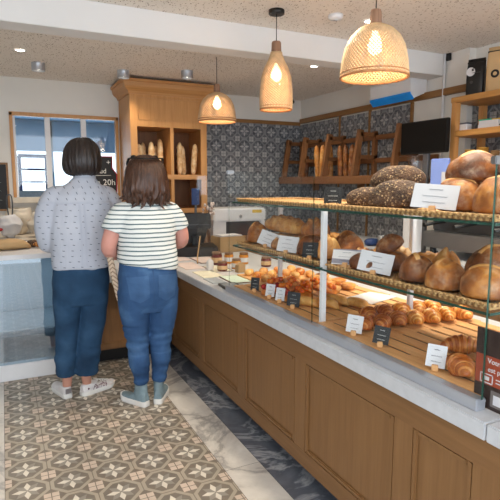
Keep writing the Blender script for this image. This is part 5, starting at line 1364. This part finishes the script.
# ---- the shorter customer: striped top, mid-blue skinny jeans, grey high-top slip-ons
def short_customer():
    P = (.805, 3.15, 0)
    hc = Vector((.008, .02, 1.482)); yaw = R(-8)
    b = new()
    head_geo(b, hc, .225, yaw, R(-6))
    chain(b, [(.002, -.005, 1.27), (.004, 0, 1.35), (.006, .015, 1.41), (.008, .022, 1.45)], [(.08,.058),(.053,.05),(.050,.05),(.052,.054)])
    torso(b, [(.76, 0, 0, .15, .105), (.86, 0, 0, .16, .115), (.98, 0, 0, .155, .105), (1.10, 0, 0, .16, .105), (1.22, 0, -.002, .155, .088), (1.30, .0, -.004, .11, .06), (1.335, .002, 0, .055, .048)])
    A = {-1: [(-.10, 0, 1.285), (-.155, .0, 1.265), (-.212, -.005, 1.15), (-.236, .01, 1.045), (-.16, .13, .995), (-.05, .205, .99)], 1: [(.10, 0, 1.285), (.155, .0, 1.265), (.212, .0, 1.17), (.235, .02, 1.075), (.215, .15, 1.045), (.16, .265, 1.06)]}
    for s_ in (-1, 1):
        chain(b, A[s_], [.045,.056,.052,.046,.040,.028], 16)
        wv = Vector(A[s_][-1]); hand(b, wv+Vector((0, .01, 0)), (0, -.2, -1), (-s_*(.45 if s_ > 0 else .75), .85, -.05), s_, .95)
    for s_ in (-1, 1):
        chain(b, [(s_*.088, .0, .80), (s_*.086, .004, .64), (s_*.076, .012, .42), (s_*.066+.001, .0, .28), (s_*.058, .012, .16), (s_*.058, .014, .05)], [.088,.078,.054,.048,.030,.026], 16)
    tube(b, [(-.058, .015, .045), (-.10, .10, .04)], [(.024,.016),(.020,.010)], 10); tube(b, [(.058, .015, .045), (.098, .10, .04)], [(.024,.016),(.020,.010)], 10)
    me = fuse('person', b, .0055, 3)
    body = link('person', me, ['skin_pink', 'lips', 'eye_white', 'brow'], None, P)
    face_paint(me, hc, .225/.23, yaw)
    tag(body, 'shorter standing person seen from behind in striped shirt, blue skinny jeans and grey slip-ons', 'person')
    # hair: wavy to the shoulders
    b = new(); rows = []
    for (z, rx, ry, cy) in ((.124, .02, .02, -.012), (.116, .055, .06, -.012), (.09, .086, .094, -.014), (.045, .106, .112, -.02), (-.01, .116, .116, -.028), (-.06, .122, .110, -.038), (-.095, .124, .096, -.046), (-.12, .116, .080, -.050), (-.138, .095, .062, -.052), (-.148, .06, .04, -.052)):
        rows.append(ring((0, cy, z), rx, ry, 44, e=2.3))
    loft(b, rows)
    kill = [v for v in b.verts if v.co.y > .04 and v.co.z < .05 and abs(v.co.x) < .085]
    bmesh.ops.delete(b, geom=kill, context='VERTS')
    me = apply_mods('hair', b, [('SOLIDIFY', dict(thickness=.018, offset=-1)), ('SUBSURF', dict(levels=2))])
    N = [n.vector.copy() for n in me.vertex_normals]
    for v in me.vertices:
        p = v.co; a = math.atan2(p.x, p.y); lo = max(0, min(1, (.03-p.z)/.15))
        v.co = p+N[v.index]*(noise.noise(Vector((a*6+p.z*4, p.z*11, 1)))*.034*lo+noise.noise(Vector((a*22, p.z*6, 5)))*.006)
        v.co.z += noise.noise(Vector((a*10, 2, 2)))*.045*max(0, min(1, (-p.z-.06)/.1))
    me.transform(Matrix.Translation(hc) @ Matrix.Rotation(yaw, 4, 'Z'))
    hr = link('hair', me, 'hair_brown', body)
    b = new(); q = random.Random(11)
    for k in range(40):
        a = q.uniform(-.2, PI+.2)+PI; x0 = math.cos(a)*.113; y0 = math.sin(a)*.095-.04; z0 = q.uniform(-.08, -.01); L = q.uniform(.08, .115)
        pts = [(x0, y0, z0), (x0*1.06+q.uniform(-.01,.01), y0-.004, z0-L*.4), (x0*1.0+q.uniform(-.016,.016), y0+.002, z0-L*.75), (x0*1.25+q.uniform(-.03,.03), y0+q.uniform(-.015,.006), z0-L)]
        tube(b, pts, [(.014,.009),(.015,.009),(.011,.007),(.002,.002)], 8, sub=4)
    b.transform(Matrix.Translation(hc) @ Matrix.Rotation(yaw, 4, 'Z')); obj('hair_strand', b, 'hair_brown', hr, smooth=True)
    # sunglasses pushed up into the hair
    sgm = Matrix.Translation(hc+Vector((-.0, .0, .098))) @ Matrix.Rotation(yaw, 4, 'Z') @ Matrix.Rotation(R(-12), 4, 'X')
    g = link('sunglasses', bpy.data.meshes.new('sunglasses'), 'black', body)
    b = new()
    tube(b, [(math.cos(a)*.104, math.sin(a)*.118-.012, .012*math.cos(2*a)) for a in [R(-20)-k/30*R(140) for k in range(31)]], [(.004,.010)]*31, 8, ref=(0,0,1))
    for s_ in (-1, 1): tube(b, [(s_*.102, -.05, .008), (s_*.108, .02, -.004), (s_*.1, .07, -.01)], [(.004,.008)]*3, 8, ref=(0,0,1), sub=3)
    for s_ in (-1, 1): ellipsoid(b, (0,0,0), (.036,.012,.026), 16, 10, Matrix.Translation((s_*.042, .085, .030)) @ Matrix.Rotation(R(-35), 4, 'X'))
    for s_ in (-1, 1): ellipsoid(b, (0,0,0), (.020,.012,.016), 12, 8, Matrix.Translation((s_*.066, .03, .036)))
    b.transform(sgm); b.to_mesh(g.data); b.free()
    # striped top
    b = new()
    torso(b, [(.925, .0, .0, .190, .142), (.96, 0, 0, .194, .144), (1.05, 0, 0, .186, .138), (1.14, 0, -.002, .186, .134), (1.21, .0, -.004, .184, .122), (1.265, .0, -.006, .172, .106), (1.305, .002, -.006, .128, .084), (1.335, .003, -.004, .088, .07), (1.352, .004, -.002, .074, .064)], 36, 2.4)
    for s_ in (-1, 1):
        chain(b, [(s_*.09, -.002, 1.29), (s_*.15, -.002, 1.265), (s_*.190, -.004, 1.215), (s_*.215, -.002, 1.155)], [(.05,.06),(.070,.072),(.068,.072),(.070,.074)], 18)
    me = fuse('striped_shirt', b, .007, 5)
    for v in me.vertices:
        if v.co.z < 1.0: v.co.z -= .03*(v.co.x/.19)*min(1, (1.0-v.co.z)/.06)
    ruffle(me, .010, (7, 7, 5), .93, 1.2); ruffle(me, .008, (4, 4, 22), .92, 1.03)
    link('striped_shirt', me, 'jersey', body)
    # jeans
    b = new()
    torso(b, [(.64, 0, 0, .15, .10), (.70, 0, -.004, .182, .124), (.78, 0, -.008, .190, .142), (.86, 0, -.006, .186, .138), (.94, 0, 0, .176, .124), (.985, 0, 0, .170, .118)], 34, 2.4)
    for s_ in (-1, 1):
        chain(b, [(s_*.098, -.004, .78), (s_*.093, 0, .64), (s_*.080, .008, .50), (s_*.075, .01, .42), (s_*.072, -.008, .31), (s_*.062, .004, .22), (s_*.058, .012, .155)], [(.100,.122),(.097,.104),(.080,.082),(.071,.072),(.066,.070),(.052,.056),(.048,.052)], 20)
    me = fuse('jeans', b, .006, 4)
    ruffle(me, .005, (9, 9, 8), .16, .92); ruffle(me, .010, (5, 5, 30), .36, .56); ruffle(me, .007, (6, 6, 34), .15, .30)
    jn = link('jeans', me, 'denim_mid', body)
    for s_ in (-1, 1): obj('back_pocket', project(me, pocket_poly(s_*.088, .815, .125, .135, s_*R(-4)), 8, 8, .004), 'denim_fade', jn)
    obj('seat_seam', project(me, lambda u, v: (-.003+.006*u, .68+.24*v), 1, 20, .002), 'stitch', jn)
    shoe(body, Vector((-.034, -.034, 0)), R(-28), .245, .086, ('grey_canvas', 'white_rubber'), 1, sole_h=.034)
    shoe(body, Vector((.034, -.034, 0)), R(26), .245, .086, ('grey_canvas', 'white_rubber'), 1, sole_h=.034)
short_customer()
st = thing('bag_strap', 'tan chevron woven bag strap hanging between the two customers', 'strap', (.585, 3.155, .72))
b = new(); tube(b, [(-.012, .01, .285), (-.006, 0, .24), (.012, -.004, .14), (.028, -.002, .05), (.036, 0, .0)], [(.019,.004)]*4+[(.014,.004)], 8, ref=(1,0,0), sub=5); obj('woven_band', b, 'strap', st, smooth=True)
b = new(); lathe(b, [(.004, .20), (.012, .195), (.012, .17), (.016, .15), (.02, .135), (.02, .10), (.004, .098)], 14, (.018, .02, 0)); obj('pale_charm', b, 'cream', st)
